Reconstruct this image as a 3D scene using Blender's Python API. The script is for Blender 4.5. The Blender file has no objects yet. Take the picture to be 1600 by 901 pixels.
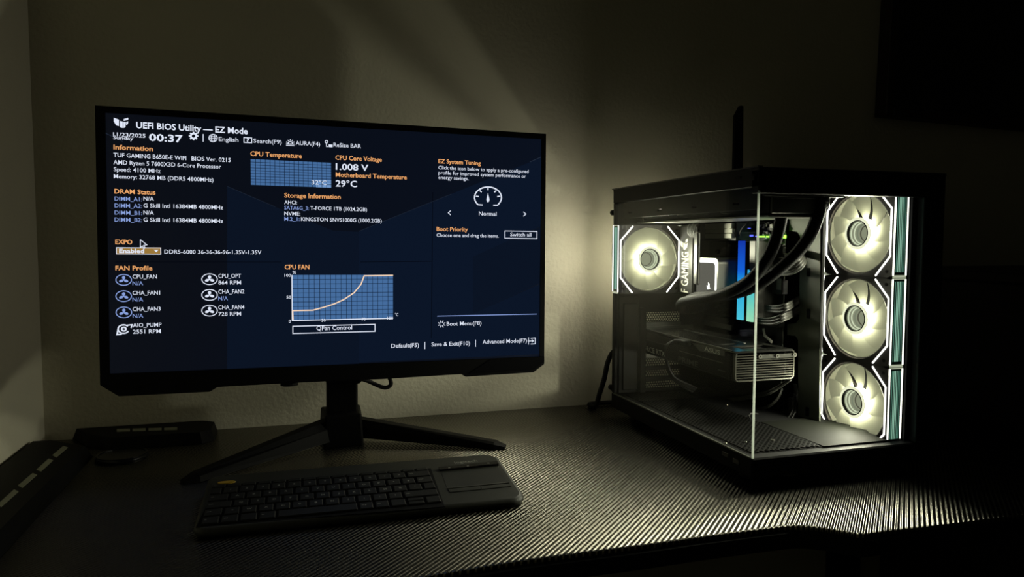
import bpy, math, random
from mathutils import Vector, Matrix
random.seed(7)
scene = bpy.context.scene
COL = scene.collection

# ------------------------------------------------------------------ camera
# world frame: x along the back wall to the right, y towards the wall, z up; the lens is the origin
FPX = 1150.0
YAW, PIT, ROL = math.radians(16.7), math.radians(3.7), math.radians(0.1)
_f = Vector((math.sin(YAW)*math.cos(PIT), math.cos(YAW)*math.cos(PIT), -math.sin(PIT)))
_r = Vector((math.cos(YAW), -math.sin(YAW), 0))
_u = _r.cross(_f)
_r, _u = (_r*math.cos(ROL) + _u*math.sin(ROL)), (_u*math.cos(ROL) - _r*math.sin(ROL))
cam_d = bpy.data.cameras.new('camera')
cam = bpy.data.objects.new('camera', cam_d)
COL.objects.link(cam)
cam.matrix_world = Matrix((( _r.x, _u.x, -_f.x, 0), (_r.y, _u.y, -_f.y, 0), (_r.z, _u.z, -_f.z, 0), (0, 0, 0, 1)))
cam_d.sensor_fit = 'HORIZONTAL'
cam_d.sensor_width = 36.0
cam_d.lens = 36.0*FPX/1600.0
cam_d.clip_start = 0.02
scene.camera = cam

# ------------------------------------------------------------------ world, exposure
world = bpy.data.worlds.new('night_room'); scene.world = world
world.use_nodes = True
world.node_tree.nodes['Background'].inputs[0].default_value = (0.9, 0.88, 0.58, 1)
world.node_tree.nodes['Background'].inputs[1].default_value = 0.0030
scene.view_settings.view_transform = 'Standard'
scene.view_settings.look = 'None'
scene.view_settings.gamma = 1.0
scene.view_settings.use_curve_mapping = False
scene.view_settings.exposure = 0.0
scene.cycles.use_denoising = True
scene.cycles.sample_clamp_indirect = 4.0
scene.cycles.max_bounces = 10
scene.cycles.transparent_max_bounces = 16
scene.cycles.caustics_reflective = False
scene.cycles.caustics_refractive = False

# the computer's own light: strengths of the white LED lines, hub rings and frosted rotors
LED_LINE, LED_HUB, LED_BLADE = 5.0, 85.0, 0.14
HUB_W, STRIP_W = .72, .28          # watts of the hub and strip lamps
LEDC = (1.0, 0.96, 0.72)

# ------------------------------------------------------------------ pixel -> ray helpers
def ray(x, y): return _f + _r*((x-800)/FPX) - _u*((y-450.5)/FPX)
def at(x, y, axis, val):
    d = ray(x, y); return d*(val/d[axis])

# ------------------------------------------------------------------ materials
MATS = {}
def mat(name, col=(.5,.5,.5), rough=.5, metal=0.0, spec=.5, emit=None, estr=0.0, noise=0.0, nscale=60., bump=0.0, bscale=200., coat=0.0):
    m = bpy.data.materials.new(name); m.use_nodes = True
    nt = m.node_tree; b = nt.nodes['Principled BSDF']
    b.inputs['Base Color'].default_value = (*col, 1)
    b.inputs['Roughness'].default_value = rough
    b.inputs['Metallic'].default_value = metal
    b.inputs['Specular IOR Level'].default_value = spec
    b.inputs['Coat Weight'].default_value = coat
    if emit:
        b.inputs['Emission Color'].default_value = (*emit, 1)
        b.inputs['Emission Strength'].default_value = estr
    if noise or bump:
        tc = nt.nodes.new('ShaderNodeTexCoord')
    if noise:
        n = nt.nodes.new('ShaderNodeTexNoise'); n.inputs['Scale'].default_value = nscale; n.inputs['Detail'].default_value = 4
        nt.links.new(tc.outputs['Object'], n.inputs['Vector'])
        mx = nt.nodes.new('ShaderNodeMix'); mx.data_type = 'RGBA'
        mx.inputs[6].default_value = (*[c*(1-noise) for c in col], 1)
        mx.inputs[7].default_value = (*[min(1, c*(1+noise)) for c in col], 1)
        nt.links.new(n.outputs['Fac'], mx.inputs[0]); nt.links.new(mx.outputs[2], b.inputs['Base Color'])
    if bump:
        n2 = nt.nodes.new('ShaderNodeTexNoise'); n2.inputs['Scale'].default_value = bscale; n2.inputs['Detail'].default_value = 3
        nt.links.new(tc.outputs['Object'], n2.inputs['Vector'])
        bp = nt.nodes.new('ShaderNodeBump'); bp.inputs['Strength'].default_value = bump; bp.inputs['Distance'].default_value = 0.001
        nt.links.new(n2.outputs['Fac'], bp.inputs['Height']); nt.links.new(bp.outputs['Normal'], b.inputs['Normal'])
    MATS[name] = m
    return m
def emat(name, col, s):
    m = bpy.data.materials.new(name); m.use_nodes = True
    nt = m.node_tree; nt.nodes.clear()
    e = nt.nodes.new('ShaderNodeEmission'); e.inputs[0].default_value = (*col, 1); e.inputs[1].default_value = s
    o = nt.nodes.new('ShaderNodeOutputMaterial'); nt.links.new(e.outputs[0], o.inputs[0])
    MATS[name] = m
    return m

mat('wall_paint', (.72, .68, .54), .85, spec=.2, noise=.03, nscale=14, bump=1.0, bscale=140)
mat('floor_tile', (.10, .09, .08), .5, noise=.25, nscale=6)
mat('black_plastic', (.004, .004, .0045), .55, spec=.10, bump=.08, bscale=900)
mat('matte_black', (.006, .006, .0065), .7, spec=.12)
mat('gloss_black', (.006, .006, .007), .25, spec=.25)
mat('case_metal', (.0075, .0075, .007), .5, metal=0.0, spec=.12, bump=.05, bscale=1200)
mat('tray_metal', (.10, .11, .085), .42, metal=.35)
mat('fan_plastic', (.020, .016, .015), .5)
mat('alu', (.16, .16, .14), .35, metal=.8)
mat('fin_grey', (.42, .42, .35), .5)
mat('floor_paint', (.0055, .006, .0045), .75, spec=.05)
mat('alu_dark', (.055, .055, .048), .38, metal=.7)
mat('rubber', (.010, .010, .010), .62, spec=.35, bump=.3, bscale=1500)
mat('sleeve', (.0025, .0025, .0025), .6, spec=.03, bump=.5, bscale=2500)
mat('cable_grey', (.03, .03, .026), .45)
mat('pcb', (.012, .014, .013), .5)
mat('heatsink', (.05, .05, .042), .4, metal=.6)
mat('ram_body', (.05, .05, .043), .45, metal=.5)
mat('kb_body', (.034, .035, .028), .5, spec=.4, bump=.06, bscale=1500)
mat('kb_key', (.013, .013, .012), .5, spec=.3)
mat('kb_pad', (.032, .033, .028), .38)
mat('legend', (.42, .43, .38), .6)
mat('logo_grey', (.09, .09, .08), .5)
mat('yellow', (.62, .40, .04), .5)
mat('panel_dash', (.30, .31, .22), .5)
mat('white_plastic', (.28, .28, .24), .5)
mat('bright_metal', (.45, .45, .40), .25, metal=.9)
mat('gpu_black', (.005, .005, .005), .45, spec=.12)
mat('gpu_print', (.55, .55, .50), .5)
mat('gpu_dim', (.07, .07, .064), .5)
mat('gpu_backplate', (.075, .075, .068), .22, metal=.9, noise=.2, nscale=300)
mat('io_cover', (.03, .03, .026), .4, metal=.4)
mat('io_print', (.40, .40, .34), .5)
mat('wood_dark', (.018, .014, .012), .6, noise=.3, nscale=20)
mat('picture_dark', (.006, .007, .010), .35)
mat('frame_dark', (.020, .012, .010), .5)
mat('slat_metal', (.075, .075, .06), .32, metal=.6)
mat('green_mirror', (.05, .11, .085), .2, metal=.3)
emat('led_white', (1.0, .95, .92), LED_LINE)
emat('led_side', (1.0, .96, .88), 3.0)
emat('led_hub', LEDC, LED_HUB)
emat('hub_cap', (.92, .90, .66), 1.1)
emat('ring_reflection_a', (.86, .92, .66), .85)
emat('ring_reflection_b', (.62, .68, .48), .35)
emat('ring_reflection_c', (.45, .42, .30), .22)
emat('hub_mirror_glow', (.50, .52, .36), .55)
emat('strip_cap_glow', (.80, .84, .62), .55)
emat('green_reflection_a', (.42, .78, .60), .62)
emat('green_reflection_b', (.16, .40, .30), .55)
emat('pump_led', (1.0, .98, .95), 3.0)
emat('pump_face_glow', (.36, .34, .29), .36)
emat('chip_led', (.95, .92, .8), 1.3)
emat('green_led', (.25, 1.0, .05), 4.0)
emat('blue_led', (.10, .12, 1.0), 1.6)
# screen inks
emat('ink_white', (.80, .86, 1.0), .95)
emat('ink_blue', (.33, .47, .95), .75)
emat('ink_orange', (1.0, .46, .17), .85)
emat('ink_curve', (1.0, .72, .50), 1.0)
emat('graph_blue', (.095, .24, .54), .62)
emat('graph_light', (.22, .42, .80), .75)
emat('graph_grid', (.008, .022, .06), .7)
emat('dropdown', (.52, .30, .07), .62)
emat('scr_poly_a', (.0034, .0068, .0165), 1.0)
emat('scr_poly_b', (.0036, .0078, .0200), 1.0)
emat('scr_line', (.016, .024, .042), 1.0)
emat('scr_sep', (.0014, .0022, .005), 1.0)

# screen background: near black navy, a little brighter at lower right as the menu's own background is
def screen_mat():
    m = bpy.data.materials.new('screen_navy'); m.use_nodes = True
    nt = m.node_tree; nt.nodes.clear()
    tc = nt.nodes.new('ShaderNodeTexCoord'); mp = nt.nodes.new('ShaderNodeMapping')
    mp.inputs['Rotation'].default_value = (0, 0, 0)
    gr = nt.nodes.new('ShaderNodeTexGradient')
    sx = nt.nodes.new('ShaderNodeSeparateXYZ'); a = nt.nodes.new('ShaderNodeMath'); a.operation = 'MULTIPLY_ADD'
    a.inputs[1].default_value = 1.1; a.inputs[2].default_value = .5
    nt.links.new(tc.outputs['Object'], sx.inputs[0]); nt.links.new(sx.outputs['X'], a.inputs[0])
    cr = nt.nodes.new('ShaderNodeValToRGB')
    cr.color_ramp.elements[0].position = .15; cr.color_ramp.elements[0].color = (.0026, .0036, .0068, 1)
    cr.color_ramp.elements[1].position = .9; cr.color_ramp.elements[1].color = (.0026, .0050, .0125, 1)
    nt.links.new(a.outputs[0], cr.inputs[0])
    e = nt.nodes.new('ShaderNodeEmission'); nt.links.new(cr.outputs[0], e.inputs[0])
    g = nt.nodes.new('ShaderNodeBsdfGlossy'); g.inputs['Roughness'].default_value = .35; g.inputs['Color'].default_value = (.03, .03, .03, 1)
    ad = nt.nodes.new('ShaderNodeAddShader'); o = nt.nodes.new('ShaderNodeOutputMaterial')
    nt.links.new(e.outputs[0], ad.inputs[0]); nt.links.new(g.outputs[0], ad.inputs[1]); nt.links.new(ad.outputs[0], o.inputs[0])
    MATS['screen_navy'] = m
screen_mat()

def glass_mat():
    m = bpy.data.materials.new('case_glass'); m.use_nodes = True
    nt = m.node_tree; nt.nodes.clear()
    t = nt.nodes.new('ShaderNodeBsdfTransparent'); t.inputs[0].default_value = (.93, .95, .93, 1)
    g = nt.nodes.new('ShaderNodeBsdfGlossy'); g.inputs['Roughness'].default_value = .02; g.inputs[0].default_value = (.9, .9, .9, 1)
    fr = nt.nodes.new('ShaderNodeLayerWeight'); fr.inputs[0].default_value = .5
    pw_ = nt.nodes.new('ShaderNodeMath'); pw_.operation = 'POWER'; pw_.inputs[1].default_value = 5.0     # Schlick
    ml = nt.nodes.new('ShaderNodeMath'); ml.operation = 'MULTIPLY_ADD'; ml.inputs[1].default_value = .45; ml.inputs[2].default_value = .010
    nt.links.new(fr.outputs['Facing'], pw_.inputs[0])
    mx = nt.nodes.new('ShaderNodeMixShader'); o = nt.nodes.new('ShaderNodeOutputMaterial')
    nt.links.new(pw_.outputs[0], ml.inputs[0]); nt.links.new(ml.outputs[0], mx.inputs[0])
    nt.links.new(t.outputs[0], mx.inputs[1]); nt.links.new(g.outputs[0], mx.inputs[2]); nt.links.new(mx.outputs[0], o.inputs[0])
    MATS['case_glass'] = m
glass_mat()

def blade_mat():
    m = bpy.data.materials.new('frosted_blade'); m.use_nodes = True
    nt = m.node_tree; nt.nodes.clear()
    tr = nt.nodes.new('ShaderNodeBsdfTranslucent'); tr.inputs[0].default_value = (.24, .24, .19, 1)
    df = nt.nodes.new('ShaderNodeBsdfDiffuse'); df.inputs[0].default_value = (.20, .20, .16, 1)
    e = nt.nodes.new('ShaderNodeEmission'); e.inputs[0].default_value = (.95, .95, .64, 1); e.inputs[1].default_value = LED_BLADE
    mx = nt.nodes.new('ShaderNodeMixShader'); mx.inputs[0].default_value = .5
    ad = nt.nodes.new('ShaderNodeAddShader'); o = nt.nodes.new('ShaderNodeOutputMaterial')
    nt.links.new(tr.outputs[0], mx.inputs[1]); nt.links.new(df.outputs[0], mx.inputs[2])
    nt.links.new(mx.outputs[0], ad.inputs[0]); nt.links.new(e.outputs[0], ad.inputs[1]); nt.links.new(ad.outputs[0], o.inputs[0])
    MATS['frosted_blade'] = m
blade_mat()

def edge_mat():
    m = bpy.data.materials.new('glass_edge'); m.use_nodes = True
    nt = m.node_tree; nt.nodes.clear()
    tr = nt.nodes.new('ShaderNodeBsdfTranslucent'); tr.inputs[0].default_value = (.88, .92, .88, 1)
    g = nt.nodes.new('ShaderNodeBsdfGlossy'); g.inputs['Roughness'].default_value = .15
    mx = nt.nodes.new('ShaderNodeMixShader'); mx.inputs[0].default_value = .12; o = nt.nodes.new('ShaderNodeOutputMaterial')
    nt.links.new(tr.outputs[0], mx.inputs[1]); nt.links.new(g.outputs[0], mx.inputs[2]); nt.links.new(mx.outputs[0], o.inputs[0])
    MATS['glass_edge'] = m
edge_mat()

def ram_led_mat(name, stops, s):
    m = bpy.data.materials.new(name); m.use_nodes = True
    nt = m.node_tree; nt.nodes.clear()
    tc = nt.nodes.new('ShaderNodeTexCoord'); sx = nt.nodes.new('ShaderNodeSeparateXYZ')
    nt.links.new(tc.outputs['Generated'], sx.inputs[0])
    cr = nt.nodes.new('ShaderNodeValToRGB')
    el = cr.color_ramp.elements
    el[0].position, el[0].color = stops[0][0], (*stops[0][1], 1)
    el[1].position, el[1].color = stops[-1][0], (*stops[-1][1], 1)
    for p, c in stops[1:-1]:
        n = el.new(p); n.color = (*c, 1)
    nt.links.new(sx.outputs['Z'], cr.inputs[0])
    e = nt.nodes.new('ShaderNodeEmission'); e.inputs[1].default_value = s
    o = nt.nodes.new('ShaderNodeOutputMaterial')
    nt.links.new(cr.outputs[0], e.inputs[0]); nt.links.new(e.outputs[0], o.inputs[0])
    MATS[name] = m
ram_led_mat('ram_led_a', [(0, (.10, .75, 1.0)), (.45, (.02, .50, 1.0)), (.62, (.01, .16, .95)), (1, (.01, .05, .55))], .85)
ram_led_mat('ram_led_b', [(0, (.45, .95, .62)), (.35, (.22, .85, .70)), (.8, (.03, .62, .95)), (1, (.05, .45, .9))], .85)

def desk_mat():
    m = bpy.data.materials.new('carbon_desk'); m.use_nodes = True
    nt = m.node_tree; b = nt.nodes['Principled BSDF']
    b.inputs['Base Color'].default_value = (.005, .005, .0048, 1)
    b.inputs['Roughness'].default_value = .27
    b.inputs['Specular IOR Level'].default_value = 1.0
    b.inputs['IOR'].default_value = 1.78
    b.inputs['Specular Tint'].default_value = (1.0, .94, .76, 1)
    tc = nt.nodes.new('ShaderNodeTexCoord'); sx = nt.nodes.new('ShaderNodeSeparateXYZ')
    nt.links.new(tc.outputs['Object'], sx.inputs[0])
    def M(op, a, c=None, v=None):
        n = nt.nodes.new('ShaderNodeMath'); n.operation = op
        nt.links.new(a, n.inputs[0])
        if c is not None: nt.links.new(c, n.inputs[1])
        if v is not None: n.inputs[1].default_value = v
        return n.outputs[0]
    d = M('SUBTRACT', sx.outputs['X'], sx.outputs['Y'])        # ribs run along x = y, the diagonal of the twill
    s = M('ADD', sx.outputs['X'], sx.outputs['Y'])
    k = 2*math.pi/.0072
    w1 = M('SINE', M('MULTIPLY', d, v=k))
    w2 = M('SINE', M('MULTIPLY', s, v=k*1.9))
    no = nt.nodes.new('ShaderNodeTexNoise'); no.inputs['Scale'].default_value = 900; nt.links.new(tc.outputs['Object'], no.inputs['Vector'])
    h = M('ADD', w1, M('MULTIPLY', w2, v=.04))
    h = M('ADD', h, M('MULTIPLY', no.outputs['Fac'], v=.07))
    bp = nt.nodes.new('ShaderNodeBump'); bp.inputs['Strength'].default_value = 1.0; bp.inputs['Distance'].default_value = .00072
    nt.links.new(h, bp.inputs['Height']); nt.links.new(bp.outputs['Normal'], b.inputs['Normal'])
    MATS['carbon_desk'] = m
desk_mat()

# ------------------------------------------------------------------ mesh helpers
ORG = {}
class MB:
    def __init__(s): s.v = []; s.f = []; s.sm = []
    def add(s, vs, fs, smooth=False):
        n = len(s.v); s.v += [Vector(p) for p in vs]
        for f in fs: s.f.append(tuple(i+n for i in f)); s.sm.append(smooth)
        return s
    def box(s, a, b):
        x0, y0, z0 = (min(a[i], b[i]) for i in range(3)); x1, y1, z1 = (max(a[i], b[i]) for i in range(3))
        return s.add([(x0,y0,z0),(x1,y0,z0),(x1,y1,z0),(x0,y1,z0),(x0,y0,z1),(x1,y0,z1),(x1,y1,z1),(x0,y1,z1)],
                     [(0,3,2,1),(4,5,6,7),(0,1,5,4),(1,2,6,5),(2,3,7,6),(3,0,4,7)])
    def bbox(s, a, b, e=.002):
        """box with chamfered edges"""
        lo = [min(a[i], b[i]) for i in range(3)]; hi = [max(a[i], b[i]) for i in range(3)]
        e = min(e, *( (hi[i]-lo[i])*.45 for i in range(3)))
        idx = {}; vs = []
        for sx in (0,1):
            for sy in (0,1):
                for sz in (0,1):
                    for ax in range(3):
                        p = [ (hi if q else lo)[i] for i, q in enumerate((sx,sy,sz)) ]
                        for i, q in enumerate((sx,sy,sz)):
                            if i != ax: p[i] += (-e if q else e)
                        idx[(sx,sy,sz,ax)] = len(vs); vs.append(p)
        fs = []
        for ax in range(3):
            o = [i for i in range(3) if i != ax]
            for sd in (0,1):
                ring = []
                for q in ((0,0),(1,0),(1,1),(0,1)):
                    k = [0,0,0]; k[ax] = sd; k[o[0]] = q[0]; k[o[1]] = q[1]
                    ring.append(idx[(*k, ax)])
                fs.append(tuple(ring))
        for ax in range(3):       # edges along ax
            o = [i for i in range(3) if i != ax]
            for q in ((0,0),(1,0),(1,1),(0,1)):
                k0 = [0,0,0]; k0[o[0]] = q[0]; k0[o[1]] = q[1]; k1 = list(k0); k1[ax] = 1
                fs.append((idx[(*k0,o[0])], idx[(*k0,o[1])], idx[(*k1,o[1])], idx[(*k1,o[0])]))
        for sx in (0,1):
            for sy in (0,1):
                for sz in (0,1): fs.append(tuple(idx[(sx,sy,sz,ax)] for ax in range(3)))
        return s.add(vs, fs)
    def prism(s, poly, axis, a, b):
        """extrude a 2D polygon (the two other axes in order) along axis from a to b"""
        o = [i for i in range(3) if i != axis]; n = len(poly); vs = []
        for t in (a, b):
            for p in poly:
                q = [0,0,0]; q[axis] = t; q[o[0]] = p[0]; q[o[1]] = p[1]; vs.append(q)
        fs = [tuple(range(n)), tuple(range(2*n-1, n-1, -1))] + [(i, (i+1) % n, n+(i+1) % n, n+i) for i in range(n)]
        return s.add(vs, fs)
    def cyl(s, c, axis, r, h, n=16, r2=None, smooth=True):
        """cylinder from c along axis by h"""
        r2 = r if r2 is None else r2
        o = [i for i in range(3) if i != axis]; vs = []
        for t, rr in ((0, r), (h, r2)):
            for i in range(n):
                a = 2*math.pi*i/n; q = list(c); q[axis] += t; q[o[0]] += rr*math.cos(a); q[o[1]] += rr*math.sin(a); vs.append(q)
        s.add(vs, [(i, (i+1) % n, n+(i+1) % n, n+i) for i in range(n)], smooth)
        m = len(s.v)-2*n
        s.f += [tuple(m+i for i in range(n)), tuple(m+n+i for i in reversed(range(n)))]; s.sm += [False, False]
        return s
    def tube(s, pts, r, n=8, cap=True):
        P = [Vector(p) for p in pts]; m = len(P); up = Vector((0,0,1)); base = len(s.v)
        t0 = (P[1]-P[0]).normalized()
        nrm = t0.cross(up)
        if nrm.length < 1e-3: nrm = t0.cross(Vector((1,0,0)))
        nrm.normalize()
        for i in range(m):
            t = (P[min(i+1, m-1)]-P[max(i-1, 0)]).normalized()
            nrm = (nrm - t*nrm.dot(t)).normalized(); bn = t.cross(nrm)
            rr = r[i] if isinstance(r, (list, tuple)) else r
            for k in range(n):
                a = 2*math.pi*k/n; s.v.append(P[i] + nrm*(rr*math.cos(a)) + bn*(rr*math.sin(a)))
        for i in range(m-1):
            for k in range(n):
                s.f.append((base+i*n+k, base+i*n+(k+1) % n, base+(i+1)*n+(k+1) % n, base+(i+1)*n+k)); s.sm.append(True)
        if cap:
            s.f += [tuple(base+k for k in reversed(range(n))), tuple(base+(m-1)*n+k for k in range(n))]; s.sm += [False, False]
        return s
    def ring(s, c, axis, r0, r1, t0, t1, n=48, a0=0., a1=2*math.pi):
        """annulus with thickness, from t0 to t1 along axis"""
        o = [i for i in range(3) if i != axis]; full = abs(a1-a0-2*math.pi) < 1e-6; m = n if full else n+1
        vs = []
        for i in range(m):
            a = a0+(a1-a0)*i/n
            for rr, t in ((r0,t0),(r1,t0),(r1,t1),(r0,t1)):
                q = list(c); q[axis] += t; q[o[0]] += rr*math.cos(a); q[o[1]] += rr*math.sin(a); vs.append(q)
        fs = []
        for i in range(n):
            j = (i+1) % m
            for k in range(4): fs.append((i*4+k, i*4+(k+1) % 4, j*4+(k+1) % 4, j*4+k))
        return s.add(vs, fs)
    def ribbon(s, pts, w, axis, t0, t1):
        """polyline of width w in the plane normal to axis, t0..t1 thick; pts are 2D"""
        o = [i for i in range(3) if i != axis]; P = [Vector(p) for p in pts]; L = []
        for i, p in enumerate(P):
            d0 = (p-P[i-1]).normalized() if i else None; d1 = (P[i+1]-p).normalized() if i < len(P)-1 else None
            d = ((d0 or d1)+(d1 or d0)).normalized(); nr = Vector((-d.y, d.x)); base = d0 or d1
            L.append((p, nr*(w/2/max(.4, abs(d.dot(base))))))
        vs = []
        for p, nr in L:
            for q, t in ((p-nr,t0),(p+nr,t0),(p+nr,t1),(p-nr,t1)):
                v = [0,0,0]; v[axis] = t; v[o[0]] = q.x; v[o[1]] = q.y; vs.append(v)
        n = len(P); fs = [(0,1,2,3), tuple((n-1)*4+k for k in (3,2,1,0))]
        for i in range(n-1):
            for k in range(4): fs.append((i*4+k, i*4+(k+1) % 4, (i+1)*4+(k+1) % 4, (i+1)*4+k))
        return s.add(vs, fs)
    def text(s, body, org, ux, uy, sx, sy, bold=0.0):
        vs, fs, _, _ = glyphs(body, bold)
        return s.add([Vector(org)+Vector(ux)*(p[0]*sx)+Vector(uy)*(p[1]*sy) for p in vs], fs)
    def build(s, name, m, parent=None, recenter=True, bevel=0.0, fix=True):
        me = bpy.data.meshes.new(name)
        lo = Vector([min(p[i] for p in s.v) for i in range(3)]); hi = Vector([max(p[i] for p in s.v) for i in range(3)])
        c = (lo+hi)/2 if recenter else Vector((0,0,0))
        me.from_pydata([p-c for p in s.v], [], s.f)
        for i, p in enumerate(me.polygons): p.use_smooth = s.sm[i]
        me.materials.append(MATS[m]); me.update()
        if fix:
            import bmesh
            bm = bmesh.new(); bm.from_mesh(me); bmesh.ops.recalc_face_normals(bm, faces=bm.faces); bm.to_mesh(me); bm.free()
        o = bpy.data.objects.new(name, me); COL.objects.link(o)
        po = ORG[parent] if parent is not None else Vector((0,0,0))
        o.location = c-po; o.parent = parent; ORG[o] = c
        if bevel:
            bv = o.modifiers.new('bevel', 'BEVEL'); bv.width = bevel; bv.segments = 2; bv.limit_method = 'ANGLE'
        return o

_gl = {}
def glyphs(body, bold=0.0):
    key = (body, bold)
    if key not in _gl:
        cu = bpy.data.curves.new('t', 'FONT'); cu.body = body; cu.size = 1; cu.resolution_u = 2; cu.offset = bold; cu.fill_mode = 'FRONT'
        o = bpy.data.objects.new('t', cu); COL.objects.link(o)
        dg = bpy.context.evaluated_depsgraph_get(); me = o.evaluated_get(dg).to_mesh()
        vs = [tuple(v.co) for v in me.vertices]; fs = [tuple(p.vertices) for p in me.polygons]
        o.evaluated_get(dg).to_mesh_clear()
        bpy.data.objects.remove(o); bpy.data.curves.remove(cu)
        xs = [v[0] for v in vs]; x0, x1 = min(xs), max(xs)
        vs = [(v[0]-x0, v[1], v[2]) for v in vs]
        _gl[key] = (vs, fs, x1-x0, .729)
    return _gl[key]
CAP = .69   # cap height of the built-in face at size 1

def thing(name, label, cat, loc, rot=None, group=None, frame_origin=None):
    o = bpy.data.objects.new(name, None); COL.objects.link(o); o.location = loc
    o.empty_display_size = .05
    if rot is not None: o.rotation_euler = rot
    o['label'] = label; o['category'] = cat
    if group: o['group'] = group
    ORG[o] = Vector(frame_origin if frame_origin is not None else loc)
    return o
def tag(o, label, cat, group=None):
    o['label'] = label; o['category'] = cat
    if group: o['group'] = group
    return o
def copy_tree(o, parent=None):
    c = o.copy(); COL.objects.link(c); c.parent = parent
    for ch in list(o.children): copy_tree(ch, c)
    return c
def spline(pts, n=8):
    """Catmull-Rom through pts"""
    P = [Vector(p) for p in pts]; P = [P[0]*2-P[1]] + P + [P[-1]*2-P[-2]]; out = []
    for i in range(1, len(P)-2):
        for k in range(n):
            t = k/n; a, b, c, d = P[i-1], P[i], P[i+1], P[i+2]
            out.append(.5*((2*b)+(c-a)*t+(2*a-5*b+4*c-d)*t*t+(3*b-a-3*c+d)*t**3))
    out.append(P[-2]); return out
def rrect(x0, y0, x1, y1, r, n=5):
    out = []
    for cx, cy, a in ((x1-r,y0+r,-90),(x1-r,y1-r,0),(x0+r,y1-r,90),(x0+r,y0+r,180)):
        for k in range(n+1):
            t = math.radians(a+90*k/n); out.append((cx+r*math.cos(t), cy+r*math.sin(t)))
    return out
def plate(mb, axis, a, b, rect, holes):
    """plate normal to axis, a..b thick, rect=(u0,v0,u1,v1) with rectangular holes"""
    us = sorted({rect[0], rect[2], *[h[0] for h in holes], *[h[2] for h in holes]}); us = [u for u in us if rect[0] <= u <= rect[2]]
    vs = sorted({rect[1], rect[3], *[h[1] for h in holes], *[h[3] for h in holes]}); vs = [v for v in vs if rect[1] <= v <= rect[3]]
    o = [i for i in range(3) if i != axis]
    for i in range(len(us)-1):
        for j in range(len(vs)-1):
            cu, cv = (us[i]+us[i+1])/2, (vs[j]+vs[j+1])/2
            if any(h[0] < cu < h[2] and h[1] < cv < h[3] for h in holes): continue
            p = [0,0,0]; q = [0,0,0]; p[axis], q[axis] = a, b
            p[o[0]], p[o[1]], q[o[0]], q[o[1]] = us[i], vs[j], us[i+1], vs[j+1]
            mb.box(p, q)
    return mb

# ================================================================== the room
DESK = -.3113          # desk top
FLOOR = DESK-.75
WALL_Y, WALL_X = 1.290, -.372
def struct(o): o['kind'] = 'structure'; return o
struct(MB().box((WALL_X-.1, WALL_Y, FLOOR), (3.2, WALL_Y+.1, 1.5)).build('wall_back', 'wall_paint'))
struct(MB().box((WALL_X-.1, -1.6, FLOOR), (WALL_X, WALL_Y, 1.5)).build('wall_left', 'wall_paint'))
fl = struct(MB().box((WALL_X, -1.6, FLOOR-.05), (3.2, WALL_Y, FLOOR-.004)).build('floor', 'matte_black'))
tile = None
for i in range(6):
    for j in range(5):
        x = WALL_X+.004+i*.6; y = WALL_Y-.004-(j+1)*.6
        if tile is None:
            tile = MB().bbox((0, 0, 0), (.594, .594, .006), .002).build('tile', 'floor_tile', fl); t = tile
        else:
            t = tile.copy(); COL.objects.link(t); t.parent = fl
        t.location = Vector((x+.297, y+.297, FLOOR-.003))-ORG[fl]

# ================================================================== desk
edge_px = [(800,877.5),(900,864),(1000,851.5),(1100,837.5),(1200,825),(1240,821),(1280,823.5),(1320,830),(1345,833.5),(1375,830),(1425,824),(1500,815)]
front = [tuple(at(x, y, 2, DESK)[:2]) for x, y in edge_px]
front = [(WALL_X+.003, .655), (-.05, .655), (.1, .660)] + front + [(front[-1][0]+.2, front[-1][1]-.004), (1.16, .62)]
fs_ = [tuple(p[:2]) for p in spline([(a, b, 0) for a, b in front], 4)]
outline = fs_ + [(1.16, WALL_Y-.002), (WALL_X+.003, WALL_Y-.002)]
desk = thing('computer_desk', 'long black carbon-fibre patterned desk with a wavy front edge', 'desk', (.4, .97, FLOOR))
MB().prism(outline, 2, DESK-.012, DESK).build('desk_top', 'carbon_desk', desk, recenter=True, bevel=.002)
eb = MB()
n = len(fs_); vs = []
for (x, y) in fs_:
    vs += [(x, y+.001, DESK-.004), (x, y-.004, DESK-.007), (x, y-.004, DESK-.024), (x, y+.02, DESK-.028), (x, y+.02, DESK-.0125)]
eb.add(vs, [(i*5+k, i*5+(k+1) % 5, (i+1)*5+(k+1) % 5, (i+1)*5+k) for i in range(n-1) for k in range(5)] + [(0,1,2,3,4), tuple((n-1)*5+k for k in (4,3,2,1,0))])
eb.build('edge_band', 'matte_black', desk)
MB().box((WALL_X+.01, .70, DESK-.04), (1.15, 1.27, DESK-.0125)).build('underframe', 'matte_black', desk)
for x in (-.32, 1.08):
    for y in (.74, 1.22): MB().bbox((x-.025, y-.025, FLOOR), (x+.025, y+.025, DESK-.04), .004).build('leg', 'matte_black', desk)

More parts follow.
